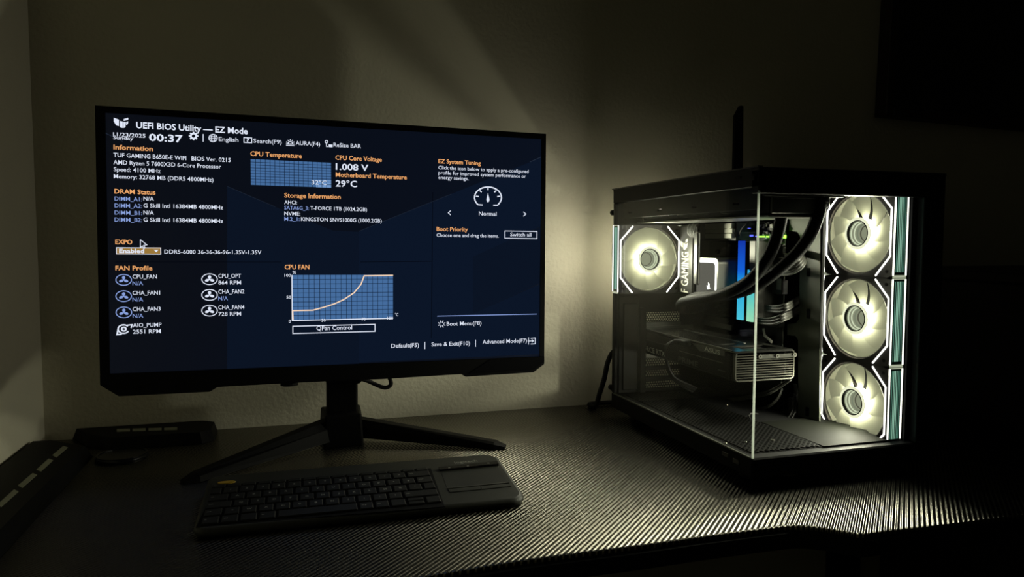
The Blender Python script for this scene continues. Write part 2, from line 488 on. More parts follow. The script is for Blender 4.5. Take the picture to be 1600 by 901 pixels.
# raised trim panels with pale dashes in the left corner of the desk
HP = DESK+.018
def dash(parent, quad):
    z = HP+.0004; m = MB()
    m.add([(x, y, HP-.0005) for x, y in quad]+[(x, y, z) for x, y in quad], [(0,1,2,3),(7,6,5,4),(0,1,5,4),(1,2,6,5),(2,3,7,6),(3,0,4,7)])
    return m.build('dash_light', 'panel_dash', parent)
def q2(px_list): return [tuple(at(x, y, 2, HP)[:2]) for x, y in px_list]
bp_poly = [(-.333, 1.286), (-.139, 1.286), (-.119, 1.270), (-.119, 1.215), (-.135, 1.198), (-.262, 1.198), (-.300, 1.232)]
ptr = MB()
def raised(poly, inset=.012):
    m = MB(); cx = sum(p[0] for p in poly)/len(poly); cy = sum(p[1] for p in poly)/len(poly); n = len(poly)
    top = [(p[0]+(cx-p[0])*.06, p[1]+(cy-p[1])*.14, HP) for p in poly]
    m.add([(x, y, DESK+.0005) for x, y in poly]+top, [tuple(range(n)), tuple(range(2*n-1, n-1, -1))]+[(i, (i+1) % n, n+(i+1) % n, n+i) for i in range(n)])
    return m
bpan = thing('trim_panel', 'raised black trim panel with four pale dashes along the back wall', 'desk panel', (-.22, 1.24, DESK), group='raised corner trim of the desk')
raised(bp_poly).build('panel_body', 'black_plastic', bpan)
for x in (182.5, 207, 232, 256.5):
    dash(bpan, q2([(x, 674.3-(x-182)*.030), (x+20.5, 673.7-(x-182)*.030), (x+20.5, 669.6-(x-182)*.030), (x, 670.3-(x-182)*.030)]))
lpan = thing('trim_panel', 'raised black trim panel with pale dashes along the left wall', 'desk panel', (-.33, 1.0, DESK), group='raised corner trim of the desk')
lp_poly = [(-.368, 1.222), (-.345, 1.222), (-.278, 1.172), (-.278, .70), (-.368, .70)]
m = MB(); nn = len(lp_poly)
top = [(-.366, 1.215), (-.343, 1.215), (-.288, 1.168), (-.288, .70), (-.366, .70)]
m.add([(x, y, DESK+.0005) for x, y in lp_poly]+[(x, y, HP) for x, y in top], [tuple(range(nn)), tuple(range(2*nn-1, nn-1, -1))]+[(i, (i+1) % nn, nn+(i+1) % nn, nn+i) for i in range(nn)])
m.build('panel_body', 'black_plastic', lpan)
dl = [((99,696.5),(106,699),(88,714.5),(82,711)), ((76,716.5),(83,719),(64,736.5),(57,733.5)), ((51,739),(58,742),(35,762),(28,758.5)), ((22,764.5),(29,768),(2,792),(-4,788))]
for q in dl: dash(lpan, q2(q))
for k in range(3):
    q = [(-4-32*(k+.3)+a, 796+29*(k+.3)+b) for a, b in ((0,0),(7,3),(-21,27),(-27,23))]
    dash(lpan, q2(q))

# round flat disc in the corner
c = at(191, 716, 2, DESK); 
dz = MB(); dz.cyl((c.x, c.y, DESK+.0005), 2, .034, .006, 40); dz.ring((c.x, c.y, DESK), 2, .030, .033, .0062, .0078, 40)
tag(dz.build('desk_disc', 'gloss_black'), 'small round black disc lying flat in the left desk corner', 'disc')

# ================================================================== monitor (built in its own frame: x right, y away from viewer, z up; origin at the screen centre)
SC = Vector((.0720, 1.0733, -.0085))
MROT = Matrix.Rotation(math.radians(1.96), 3, 'Z') @ Matrix.Rotation(math.radians(-1.0), 3, 'X') @ Matrix.Rotation(math.radians(.62), 3, 'Y')
monitor = thing('monitor', 'wide black computer monitor showing a settings menu on a V-shaped stand', 'monitor', SC, MROT.to_euler(), frame_origin=(0,0,0))
def suv(x, y):
    """pixel -> (u, v) on the screen plane"""
    d = ray(x, y); nrm = MROT @ Vector((0, 1, 0)); p = d*(SC.dot(nrm)/d.dot(nrm)); l = MROT.transposed() @ (p-SC); return l.x, l.z
def mloc(x, y, z):
    return MROT.transposed() @ (Vector((x, y, z))-SC)
hw, hh = .2990, .1682
scr = MB().box((-hw, .0, -hh), (hw, .002, hh)).build('screen', 'screen_navy', monitor)
# bezel: thin on three sides, deep chin with cut corners below
bz = MB()
for a, b in (((-hw-.0115, -.0015, -hh), (-hw, .012, hh+.0085)), ((hw, -.0015, -hh), (hw+.0075, .012, hh+.0085)), ((-hw, -.0015, hh), (hw, .012, hh+.0085))): bz.box(a, b)
bz.build('bezel', 'black_plastic', monitor)
chin_px = [(157,583),(157.5,601),(186,618.5),(328,611.5),(340,604),(430,599),(520,594.5),(600,591.5),(720,584),(727,588),(833,581),(850,568),(851,554)]
chin = [suv(*p) for p in chin_px]
chin[0] = (-hw-.0115, -hh); chin[-1] = (hw+.0075, -hh); chin[1] = (-hw-.0115, chin[1][1]); chin[-2] = (hw+.0075, chin[-2][1])
MB().prism(chin, 1, -.003, .016).build('chin', 'black_plastic', monitor, bevel=.001)
MB().prism([(p[0], p[1]+.002) for p in (suv(731,585),suv(832,579),suv(849,566),suv(849,558),suv(765,563))], 1, -.0042, -.003).build('chin_accent', 'gloss_black', monitor)
bk = MB(); bk.bbox((-hw-.011, .012, -hh-.01), (hw+.007, .03, hh+.008), .008)
bk.add([(-.26,.03,-.15),(.26,.03,-.15),(.26,.03,.13),(-.26,.03,.13),(-.16,.058,-.13),(.16,.058,-.13),(.16,.058,.09),(-.16,.058,.09)],
       [(0,1,2,3),(7,6,5,4),(0,1,5,4),(1,2,6,5),(2,3,7,6),(3,0,4,7)])
bk.build('back_shell', 'matte_black', monitor)
MB().ring((suv(452,599)[0], 0, suv(452,597)[1]), 2, .0, .012, -.004, 0, 20).build('power_button', 'black_plastic', monitor)

# stand: neck behind the chin, hub and two long forward feet
NY = 1.135
def nl(x, y, yy=NY): return at(x, y, 1, yy)
nk = MB()
a0, b0, zt_ = nl(511, 600).x, nl(559, 600).x, nl(530, 560).z
for (xa, xb, za, zb2, ya, yb) in ((a0, b0, nl(530,646).z, zt_, NY, NY+.03), (a0-.001, nl(564,600).x, nl(530,600).z, nl(530,590).z, NY-.004, NY+.034)):
    nk.bbox(mloc(xa, ya, za), mloc(xb, yb, zb2), .003)
nk.build('neck', 'black_plastic', monitor)
hubz = DESK+.030
hb = MB()
hx0, hx1 = nl(508, 650).x, nl(562, 650).x
hb_w = [(hx0-.004, NY-.022), (hx1+.004, NY-.022), (hx1+.008, NY+.045), (hx0-.008, NY+.045)]
vs = [mloc(x, y, DESK+.0008) for x, y in hb_w]+[mloc(x*.9+(hx0+hx1)/2*.1, y, nl(530,643).z) for x, y in hb_w]
hb.add(vs, [(0,1,2,3),(7,6,5,4),(0,1,5,4),(1,2,6,5),(2,3,7,6),(3,0,4,7)])
hb.build('stand_hub', 'black_plastic', monitor, bevel=.003)
def foot(tip, tipw, root, rw, rh, th):
    t = Vector(tip); r0 = Vector(root); d = (t-r0); d.z = 0; d.normalize(); s = Vector((-d.y, d.x, 0)); m = MB(); vs = []
    for p, w, h, lo in ((r0, rw, rh, .012), (t-d*.016, tipw, th, .0008), (t, tipw*.55, th*.45, .0008)):
        b = Vector((p.x, p.y, DESK))
        for q in (b-s*w+Vector((0,0,lo)), b+s*w+Vector((0,0,lo)), b+s*w*.9+Vector((0,0,h*.75)), b+s*w*.45+Vector((0,0,h)), b-s*w*.45+Vector((0,0,h)), b-s*w*.9+Vector((0,0,h*.75))): vs.append(mloc(*q))
    fs = [(0,1,2,3,4,5), (17,16,15,14,13,12)] + [(i*6+k, i*6+(k+1) % 6, (i+1)*6+(k+1) % 6, (i+1)*6+k) for i in range(2) for k in range(6)]
    return m.add(vs, fs)
tr = at(790, 694, 2, DESK+.006); tl = at(286, 748, 2, DESK+.006)
foot(tr, .014, (hx1-.006, NY+.012, 0), .018, nl(562,653).z-DESK, .011).build('foot', 'black_plastic', monitor)
foot(tl, .014, (hx0+.006, NY+.000, 0), .018, nl(508,653).z-DESK, .011).build('foot', 'black_plastic', monitor)

# ---- what the screen shows
EPS = -.0004
X_, Z_ = (1,0,0), (0,0,1)
INK = {}; GRP = [0, 'backdrop_shape']
def G(name): GRP[0] += 1; GRP[1] = name        # start a new piece of the picture
def ink(k):
    key_ = (GRP[0], GRP[1], k)
    if key_ not in INK: INK[key_] = MB()
    return INK[key_]
LAY = {'graph_blue': -.0003, 'scr_poly_a': -.0001, 'scr_poly_b': -.00015, 'graph_grid': -.0006, 'graph_light': -.0005, 'dropdown': -.0003, 'ink_curve': -.0010, 'scr_sep': -.0002, 'scr_line': -.0002}
def yy(k): return LAY.get(k, -.0008)
def T(k, s, x0, yb, x1, cap, bold=.005):
    keep = tuple(GRP); G('menu_heading' if k == 'ink_orange' else 'menu_text')
    u, v = suv(x0, yb); u1, _ = suv(x1, yb); _, v1 = suv(x0, yb-cap); W = glyphs(s, bold)[2]
    ink(k).text(s, (u, yy(k), v), X_, Z_, (u1-u)/W, (v1-v)/CAP, bold)
    n_ = GRP[0]; GRP[0], GRP[1] = n_+1000, keep[1]
def poly(k, px_list): 
    pts = [suv(*p) for p in px_list]; ink(k).add([(u, yy(k), v) for u, v in pts], [tuple(range(len(pts)))])
def line(k, px_list, w):
    s = .00083; ink(k).ribbon([suv(*p) for p in px_list], w*s, 1, yy(k)-.0001, yy(k))
def box_outline(k, x0, y0, x1, y1, w):
    (u0, v0), (u1, v1) = suv(x0, y0), suv(x1, y1); rect_uv(k, u0, v0, u1, v1, w)
def rect_uv(k, u0, v0, u1, v1, w):
    s = .00083*w
    for a, b, c, d in ((u0,v0,u1,v0-s),(u0,v1+s,u1,v1),(u0,v0,u0+s,v1),(u1-s,v0,u1,v1)): fillr(k, a, b, c, d)
def fillr(k, a, b, c, d): ink(k).add([(a, yy(k), b), (c, yy(k), b), (c, yy(k), d), (a, yy(k), d)], [(0,1,2,3)])
def arc(k, cx, cy, rx, ry, a0, a1, w, n=28):
    line(k, [(cx+rx*math.cos(math.radians(a0+(a1-a0)*i/n)), cy-ry*math.sin(math.radians(a0+(a1-a0)*i/n))) for i in range(n+1)], w)
W_, O_, B_ = 'ink_white', 'ink_orange', 'ink_blue'
# backdrop shapes
poly('scr_poly_a', [(355,291),(470,340),(520,360),(561,362),(561,580),(355,582)])
G('backdrop_shape'); poly('scr_poly_b', [(561,361),(705,303),(846,246),(846,353),(739,401),(739,490),(842,444),(842,553),(561,566)])
G('backdrop_shape'); poly('scr_poly_a', [(739,401),(846,354),(842,443),(739,490)])
G('backdrop_line'); line('scr_line', [(163,207),(192,221)], .9); G('backdrop_line'); line('scr_line', [(828,253),(848,244)], 1.2); G('backdrop_line'); line('scr_line', [(355,291),(430,323)], .5); G('backdrop_line'); line('scr_line', [(561,361),(705,303)], .5)
G('divider_line'); line('scr_sep', [(676,300),(674,528)], 1.2); G('divider_line'); line('scr_sep', [(563,409),(674,408)], 1.0); G('divider_line'); line('scr_sep', [(180,409),(440,409)], 1.0)
# header
T(W_, 'UEFI BIOS Utility \u2014 EZ Mode', 213, 200, 387, 9.5, .022)
G('emblem')
for pp in ([(178,184),(186,187),(186,197),(182,196),(178,190)], [(187.5,189),(192,190),(192,200),(187.5,199)], [(193,190.5),(197,191),(196,199),(193,200)], [(193.5,186),(200.5,184),(200.5,187),(193.5,189)], [(197.5,190.5),(200.5,189.5),(200,193.5),(197.5,196)]): poly(W_, pp)
T(W_, '11/23/2025', 177, 212.6, 227.5, 6); T(W_, 'Sunday', 177, 217.4, 208.5, 5.5); T(W_, '00:37', 233, 219.8, 285.5, 11, .022)
G('gear_icon')
arc(W_, 302.5, 212.5, 4.2, 3.9, 0, 360, 2.6, 20)
for i in range(8):
    a = math.radians(45*i); line(W_, [(302.5+4.5*math.cos(a), 212.5+4.2*math.sin(a)), (302.5+7.4*math.cos(a), 212.5+6.6*math.sin(a))], 2.4)
G('divider_line'); line(W_, [(317.5,209.5),(317.5,221.5)], 1.2)
G('globe_icon'); arc(W_, 333, 215.7, 6.5, 5.8, 0, 360, 1.2); arc(W_, 333, 215.7, 2.8, 5.8, 0, 360, .9); line(W_, [(326.5,215.5),(339.5,216.2)], .9); line(W_, [(327.5,212.7),(338.5,213.3)], .7); line(W_, [(327.5,218.7),(338.5,219.3)], .7)
T(W_, 'English', 342, 220.3, 372.5, 6.5)
G('button_outline'); box_outline(W_, 380.5, 214.2, 394, 223.8, 1.3); T(W_, '?', 385.3, 222.2, 389.2, 6.2, .03); T(W_, 'Search(F9)', 396, 222.8, 440, 6.3)
G('light_icon'); line(W_, [(447,227),(460,227.6)], 1.2); line(W_, [(447,224.6),(460,225.2)], 1.2); arc(W_, 453.5, 224.4, 3.4, 3.2, 0, 180, 1.4, 10)
for a in (20, 55, 90, 125, 160):
    q = math.radians(a); line(W_, [(453.5+4.6*math.cos(q), 224-4.6*math.sin(q)), (453.5+6.8*math.cos(q), 224-6.4*math.sin(q))], 1.2)
T(W_, 'AURA(F4)', 462, 226.3, 500, 6.3)
G('bar_icon'); arc(W_, 510, 221.5, 2.2, 2, 0, 360, 1.2, 12); line(W_, [(510,223.5),(510,229),(513,229.2)], 1.2); poly(W_, [(513.5,225.6),(519.5,226),(519.5,230.2),(513.5,229.8)])
T(W_, 'ReSize BAR', 521, 229.3, 564, 6.3)
# left column
T(O_, 'Information', 177.5, 233.2, 239, 7.2, .02)
T(W_, 'TUF GAMING B650E-E WIFI', 177.5, 245.2, 291, 6.6); T(W_, 'BIOS Ver. 0215', 299.5, 250.6, 360.5, 6.4)
T(W_, 'AMD Ryzen 5 7600X3D 6-Core Processor', 177.5, 256.6, 345.5, 6.6); T(W_, 'Speed: 4100 MHz', 178, 267.4, 251, 6.4); T(W_, 'Memory: 32768 MB (DDR5 4800MHz)', 178, 278.4, 333.5, 6.4)
T(O_, 'DRAM Status', 179, 302, 243, 7, .02)
for s, y in (('A1', 313.2), ('A2', 324), ('B1', 335), ('B2', 346)):
    T(B_, 'DIMM_%s:' % s, 179.3, y, 222, 6.3)
    if s[1] == '1': T(W_, 'N/A', 224.3, y, 240.5, 6.3)
    else: T(W_, 'G Skill Intl 16384MB 4800MHz', 224.3, y, 348.5, 6.3)
T(O_, 'EXPO', 180.3, 381, 207, 6.8, .02)
G('dropdown_box'); poly('dropdown', [(181.6,386.4),(251.8,386.4),(251.8,397.2),(181.6,397.2)]); box_outline(W_, 181.4, 386.2, 252, 397.4, 1.1)
T(W_, 'Enabled', 186.3, 394.9, 225.4, 6.4, .025); G('dropdown_arrow'); poly(W_, [(240.5,390),(247.8,390),(244.2,394)])
T(W_, 'DDR5-6000 36-36-36-96-1.35V-1.35V', 257, 396, 408.3, 6.2)
G('mouse_pointer'); line(W_, [(219.5,374.2),(219.5,386.5),(222.6,384.2),(225.3,388.2),(227,387),(224.6,383.2),(229.6,382.4),(219.5,374.2)], 1.1)
T(O_, 'FAN Profile', 180.5, 422, 238.3, 7, .02)
def fan_icon(cx, cy, k):
    G('fan_icon'); arc(k, cx, cy, 12.2, 8.4, 0, 360, 1.3, 24)
    for a in (90, 210, 330):
        q = math.radians(a); dx, dy = math.cos(q), -math.sin(q)
        poly(k, [(cx+7.2*(dx*math.cos(t)*.5+dx*.62-dy*math.sin(t)*.36), cy+5.4*(dy*math.cos(t)*.5+dy*.62+dx*math.sin(t)*.36)) for t in [math.pi*2*i/10 for i in range(10)]])
    arc(k, cx, cy, .9, .7, 0, 360, 1.0, 8)
for cx, cy, k, a, b, x1, xb in ((193.4,437,B_,'CPU_FAN','N/A',245.3,223.7), (193.4,462.4,B_,'CHA_FAN1','N/A',250.2,224), (193.7,487.8,B_,'CHA_FAN3','N/A',251,224),
        (327.5,436,W_,'CPU_OPT','864 RPM',376.6,376.6), (327.5,460.5,W_,'CHA_FAN2','N/A',381.8,356), (327.5,485,W_,'CHA_FAN4','728 RPM',381.8,376.6)):
    fan_icon(cx, cy, k); T(W_, a, cx+13.8, cy-2, x1, 6.3); T(B_ if b == 'N/A' else W_, b, cx+13.8, cy+8.3, xb, 6.0)
G('pump_icon'); arc(W_, 193.2, 513.8, 8.6, 6.6, 40, 330, 2.0); arc(W_, 193.6, 513.8, 3.4, 2.8, 0, 360, 2.2, 16); line(W_, [(199,507.8),(206.5,507),(205,512)], 1.8); line(W_, [(184.8,513),(183,522.4),(190.5,521.8)], 2.0)
T(W_, 'AIO_PUMP', 207.8, 511, 252.5, 6.3); T(W_, '2551 RPM', 207.8, 521, 251.5, 6.2)
# temperature graph
def graph(x0, y0, x1, y1, nc, nr):
    G('graph_panel'); (u0, v0), (u1, v1) = suv(x0, y0), suv(x1, y1); fillr('graph_blue', u0, v0, u1, v1); s = .0007; G('graph_grid')
    for i in range(1, nc): u = u0+(u1-u0)*i/nc; fillr('graph_grid', u-s/2, v0, u+s/2, v1)
    for j in range(1, nr): v = v0+(v1-v0)*j/nr; fillr('graph_grid', u0, v+s/2, u1, v-s/2)
    return u0, v0, u1, v1
T(O_, 'CPU Temperature', 391.2, 243.4, 471.5, 7.2, .016)
graph(391.7, 248.6, 517.3, 292.9, 17, 9)
G('graph_bar'); poly('graph_light', [(494,281),(517.3,281.6),(517.3,292.9),(494,292.3)]); T(W_, '32\u00b0C', 486.8, 287.9, 510.5, 6.6, .004)
T(O_, 'CPU Core Voltage', 524, 249.4, 596.5, 7, .016); T(W_, '1.008 V', 524.5, 264.8, 575.5, 9.6, .018)
T(O_, 'Motherboard Temperature', 524.5, 276, 635.5, 7, .016); T(W_, '29\u00b0C', 524.5, 291, 557.8, 9.6, .018)
T(O_, 'Storage Information', 444.3, 308.2, 532.3, 7, .016)
T(W_, 'AHCI:', 444.3, 318.6, 464, 5.8); T(B_, 'SATA6G_3:', 444.3, 327.2, 482.6, 5.8); T(W_, 'T-FORCE 1TB (1024.2GB)', 484.8, 327.8, 573.2, 5.8)
T(W_, 'NVME:', 444.3, 336.2, 469, 5.8); T(B_, 'M.2_1:', 444.3, 344.6, 468, 5.8); T(W_, 'KINGSTON SNVS1000G (1000.2GB)', 470.4, 345, 596.3, 5.8)
# right column
T(O_, 'EZ System Tuning', 684.8, 254.8, 750.9, 6.2, .02)
T(W_, 'Click the icon below to apply a pre-configured', 684.8, 264.2, 825.6, 5.4); T(W_, 'profile for improved system performance or', 684.8, 272.2, 821.5, 5.4); T(W_, 'energy savings.', 684.8, 279.6, 732, 5.4)
G('gauge_icon'); arc(W_, 762.2, 308.5, 21, 16.5, -42, 222, 2.2, 36); line(W_, [(746.5,319.6),(754,320.2)], 2.0); line(W_, [(778,320.6),(770.5,320.6)], 2.0)
for a in (8, 47, 90, 133, 172):
    q = math.radians(a); line(W_, [(762.2+19*math.cos(q), 308.5-14.8*math.sin(q)), (762.2+14.6*math.cos(q), 308.5-11.4*math.sin(q))], 2.0)
poly(W_, [(762.2,301),(764.6,311.5),(763.8,315),(762.2,316),(760.6,315),(759.8,311.5)])
G('arrow_icon'); line(W_, [(704,329),(700.2,332.4),(704,335.8)], 1.4); G('arrow_icon'); line(W_, [(817.6,331),(821.4,334.3),(817.6,337.6)], 1.4)
T(W_, 'Normal', 748, 336.4, 775.6, 6.2)
T(O_, 'Boot Priority', 682, 360.6, 730.8, 6.4, .02); T(W_, 'Choose one and drag the items.', 682, 369.6, 779, 5.4)
G('button_outline'); box_outline(W_, 788.2, 360, 839.2, 373.2, 1.3); T(W_, 'Switch all', 797, 368.8, 830, 5.8)
# fan curve
T(O_, 'CPU FAN', 444.7, 420.4, 483.4, 7, .02)
g = graph(456.8, 429.4, 614, 496.4, 19, 10)
(u0, v0, u1, v1) = g
G('graph_axis'); fillr(W_, u0-.0012, v0, u0, v1-.0012); fillr(W_, u0, v1, u1, v1-.0012)
G('fan_curve'); cv = [(132,338),(240,335),(300,318),(360,298),(410,275),(468,237),(507,190),(525,143),(690,140)]
pts = [(u0+(u1-u0)*(x-132)/558, v0+(v1-v0)*(y-(140-3*(x-132)/558))/(250-12*(x-132)/558)) for x, y in cv]
ink('ink_curve').ribbon([(u0+.0005, v1)]+pts, .0016, 1, -.0012, -.0010)
T(W_, '100', 444.5, 432.2, 454.6, 4.6); T(W_, '50', 447.6, 466.4, 454.6, 4.6); T(W_, '0', 451, 504, 454.5, 4.6); T(W_, '%', 457, 427.6, 462.8, 4.6)
T(W_, '30', 502.4, 502.4, 508.6, 4.4); T(W_, '70', 565, 500.4, 571, 4.4); T(W_, '100', 605, 499, 614, 4.4); T(W_, '\u00b0C', 617, 493.6, 622, 4.6)
(u0, v0), (u1, v1) = suv(456.8, 508.8), (suv(586.5, 516.6)[0], suv(456.8, 521.4)[1]); G('button_outline'); rect_uv(W_, u0, v0, u1, v1, 1.4); T(W_, 'QFan Control', 494.5, 515.8, 550, 6.8)
(u0, v0), (u1, _) = suv(683, 493), suv(838.5, 488.4); G('divider_line'); fillr(B_, u0, v0, u1, v0-.0011)
G('boot_icon')
for i in range(8):
    a = math.radians(45*i+22); line(W_, [(690+2.6*math.cos(a), 506+2.4*math.sin(a)), (690+6.2*math.cos(a), 506+5.6*math.sin(a))], 1.4)
T(W_, 'Boot Menu(F8)', 697.8, 508.6, 752, 6.0)
T(W_, 'Default(F5)', 611.2, 543.2, 654.5, 6.2); G('divider_line'); line(W_, [(663.6,534),(663.5,545)], 1.2); T(W_, 'Save & Exit(F10)', 674, 540.8, 734, 6.2); G('divider_line'); line(W_, [(742.9,530.4),(742.8,541.4)], 1.2); T(W_, 'Advanced Mode(F7)', 753.8, 536.9, 823, 6.2)
G('exit_icon'); line(W_, [(829,528.5),(836,527.8),(836,536.8),(829,537.2)], 1.3); line(W_, [(825.5,527),(825.5,538)], 1.2); line(W_, [(826,532.6),(833,532.3)], 1.3); line(W_, [(830.8,530.2),(833.4,532.3),(830.8,534.6)], 1.1)
for (gi, nm, k), mb in INK.items(): mb.build(nm, k, scr, fix=False)

# cables behind the monitor
def cable(name, pts, r, m, label=None, cat='cable', parent=None, n=8, seg=8, group=None):
    o = MB().tube(spline(pts, seg), r, n).build(name, m, parent)
    if label: tag(o, label, cat, group)
    return o
cy = 1.135
cable('monitor_cable', [at(556,589,1,cy-.01), at(575,595,1,cy), at(597,604.5,1,cy), at(607,604,1,cy), at(611,598,1,cy), at(607,586,1,cy-.005), at(604,575,1,cy-.015)], .0032, 'rubber', 'thin black cable looping below the monitor next to its stand', 'cable')

# ================================================================== keyboard
KW, KD = .365, .150
KSL = math.atan2(.0125, KD)
kb = thing('keyboard', 'dark wireless keyboard with a touchpad lying before the monitor', 'keyboard', (.0795, .8810, DESK), (0, 0, math.radians(-.8)), frame_origin=(0,0,0))
def ktop(y): return .0105 + (y+KD/2)*math.tan(KSL)
def kring(x0, y0, x1, y1, r1, r2, n=7):
    out = []
    for cx, cy, a, r in ((x1-r1,y0+r1,-90,r1),(x1-r1,y1-r1,0,r1),(x0+r2,y1-r2,90,r2),(x0+r2,y0+r2,180,r2)):
        for k in range(n+1):
            t = math.radians(a+90*k/n); out.append((cx+r*math.cos(t), cy+r*math.sin(t)))
    return out
hwk, hdk = KW/2, KD/2
R0 = kring(-hwk+.003, -hdk+.003, hwk-.003, hdk-.003, .016, .012)
R1 = kring(-hwk, -hdk, hwk, hdk, .020, .014)
R2 = kring(-hwk+.0012, -hdk+.0012, hwk-.0012, hdk-.0012, .019, .0135)
R3 = kring(-hwk+.005, -hdk+.005, hwk-.005, hdk-.005, .017, .012)
vs = [(x, y, .0008) for x, y in R0]+[(x, y, ktop(y)-.0055) for x, y in R1]+[(x, y, ktop(y)-.0018) for x, y in R2]+[(x, y, ktop(y)) for x, y in R3]
n = len(R0)
kbm = MB(); kbm.add(vs, [(j*n+i, j*n+(i+1) % n, (j+1)*n+(i+1) % n, (j+1)*n+i) for j in range(3) for i in range(n)], True)
kbm.f += [tuple(range(n)), tuple(3*n+i for i in range(n))]; kbm.sm += [False, False]
kbm.build('body', 'kb_body', kb)
def kpx(x, y, h=.001):
    """pixel -> keyboard local x, y on its sloped top"""
    p = at(x, y, 2, DESK+.0165+h); rz = Matrix.Rotation(math.radians(.8), 3, 'Z')
    for _ in range(6):
        l = rz @ (p-Vector((.0795, .8810, DESK))); p = at(x, y, 2, DESK+ktop(l.y)+h)
    l = rz @ (p-Vector((.0795, .8810, DESK))); return l.x, l.y
legends = MB()
_keymesh = {}
def key(x0, y0, x1, y1, leg='', h=.0022, m='kb_key', name='key', lx=None):
    w, d = x1-x0, y1-y0; cx, cy = (x0+x1)/2, (y0+y1)/2; kk = (round(w, 5), round(d, 5), h, m)
    if kk not in _keymesh:
        e = .0011; mb = MB()
        mb.add([(-w/2,-d/2,-.001),(w/2,-d/2,-.001),(w/2,d/2,-.001),(-w/2,d/2,-.001),(-w/2+e*.3,-d/2+e*.3,h-.0008),(w/2-e*.3,-d/2+e*.3,h-.0008),(w/2-e*.3,d/2-e*.3,h-.0008),(-w/2+e*.3,d/2-e*.3,h-.0008),
                (-w/2+e,-d/2+e,h),(w/2-e,-d/2+e,h),(w/2-e,d/2-e,h),(-w/2+e,d/2-e,h)],
               [(0,3,2,1),(0,1,5,4),(1,2,6,5),(2,3,7,6),(3,0,4,7),(4,5,9,8),(5,6,10,9),(6,7,11,10),(7,4,8,11),(8,9,10,11)])
        o = mb.build(name, m, kb, recenter=False); _keymesh[kk] = o
    else:
        o = _keymesh[kk].copy(); COL.objects.link(o); o.parent = kb
    o.location = (cx, cy, ktop(cy)); o.rotation_euler = (KSL, 0, 0)
    if leg:
        s = .0052 if len(leg) == 1 else .0028
        W = glyphs(leg, .02)[2]*s; z = h+.0002
        ox = (-W/2 if len(leg) == 1 else -w/2+.0025) if lx is None else lx
        oy = -.0018 if len(leg) == 1 else 0
        R = Matrix.Rotation(KSL, 3, 'X'); org = Vector((cx, cy, ktop(cy))) + R @ Vector((ox, oy, z))
        legends.text(leg, org, R @ Vector((1,0,0)), R @ Vector((0,1,0)), s, s, .02)
    return o
KX0 = kpx(318, 800)[0]; KX1 = kpx(686, 770)[0]
KYB = kpx(500, 803)[1]; KYT = kpx(596, 735.5)[1]
rows_y = []
ph = (KYT-KYB)/5.55; g_ = .0022
for i in range(5): rows_y.append((KYB+i*ph+g_/2, KYB+(i+1)*ph-g_/2))
fy = (KYB+5*ph+g_/2, KYB+5.55*ph-g_/2)
TW = KX1-KX0
def row(y, widths, legs, h=.0022):
    tot = sum(widths); x = KX0
    for w, l in zip(widths, legs):
        ww = w/tot*TW; key(x+g_/2, y[0], x+ww-g_/2, y[1], l, h); x += ww
row(fy, [1]*15, ['esc','','','','','','','','','','','','','',''], .0016)
row(rows_y[4], [.8]+[1]*12+[1.7], ['','1','2','3','4','5','6','7','8','9','0','+','=','back'])
row(rows_y[3], [1.3]+[1]*12+[1.2], ['tab','A','Z','E','R','T','Y','U','I','O','P','^','$','enter'])
row(rows_y[2], [1.6]+[1]*12+[.9], ['caps','Q','S','D','F','G','H','J','K','L','M','%','*',''])
row(rows_y[1], [1.15]+[1]*11+[2.35], ['shift','<','W','X','C','V','B','N','?',';',':','!','shift'])
# bottom row with split up/down arrow key
ws = [1.1,1.1,1.1,1.1,5.0,1,1,1.1,1.2,1.1]; tot = sum(ws); x = KX0
for i, (w, l) in enumerate(zip(ws, ['fn','ctrl','','alt','','alt gr','ctrl','','',''])):
    ww = w/tot*TW
    if i == 8:
        ym = (rows_y[0][0]+rows_y[0][1])/2
        key(x+g_/2, rows_y[0][0], x+ww-g_/2, ym-.0004); key(x+g_/2, ym+.0004, x+ww-g_/2, rows_y[0][1])
    else: key(x+g_/2, rows_y[0][0], x+ww-g_/2, rows_y[0][1], l)
    x += ww
# touchpad, its buttons, the media bar, yellow switch and maker's name
def kpoly(name, m, pxs, t0, t1, lbl=None):
    pts = [kpx(*p) for p in pxs]; mb = MB(); nn = len(pts)
    mb.add([(x, y, ktop(y)+t0) for x, y in pts]+[(x, y, ktop(y)+t1) for x, y in pts], [tuple(range(nn)), tuple(range(2*nn-1, nn-1, -1))]+[(i, (i+1) % nn, nn+(i+1) % nn, nn+i) for i in range(nn)])
    o = mb.build(name, m, kb)
    if lbl: o['label'] = lbl
    return o
kpoly('key_well', 'matte_black', [(306,822),(695,790),(673,730),(338,757)], -.0004, .00025)
kpoly('touchpad', 'kb_pad', [(699,762),(796,753.5),(783,729),(690,738)], 0, .0003)
kpoly('touchpad_button', 'kb_body', [(703,768),(752,763.5),(750,758.6),(700,763.2)], 0, .0008); kpoly('touchpad_button', 'kb_body', [(753,763.4),(799,758.5),(797,754.6),(751,758.6)], 0, .0008)
kpoly('media_bar', 'gloss_black', [(687,735),(779,726),(777,721.5),(685,731)], 0, .0026)
kpoly('touchpad_edge', 'logo_grey', [(698,762.4),(796,753.2),(795.6,752.2),(697.6,761.4)], 0, .0010)
yp = [kpx(354, 752.6)]; ycx, ycy = yp[0]; ym_ = MB()
pl = [(ycx+.0098*math.copysign(abs(math.cos(t))**.7, math.cos(t)), ycy+.0034*math.sin(t)) for t in [2*math.pi*i/20 for i in range(20)]]
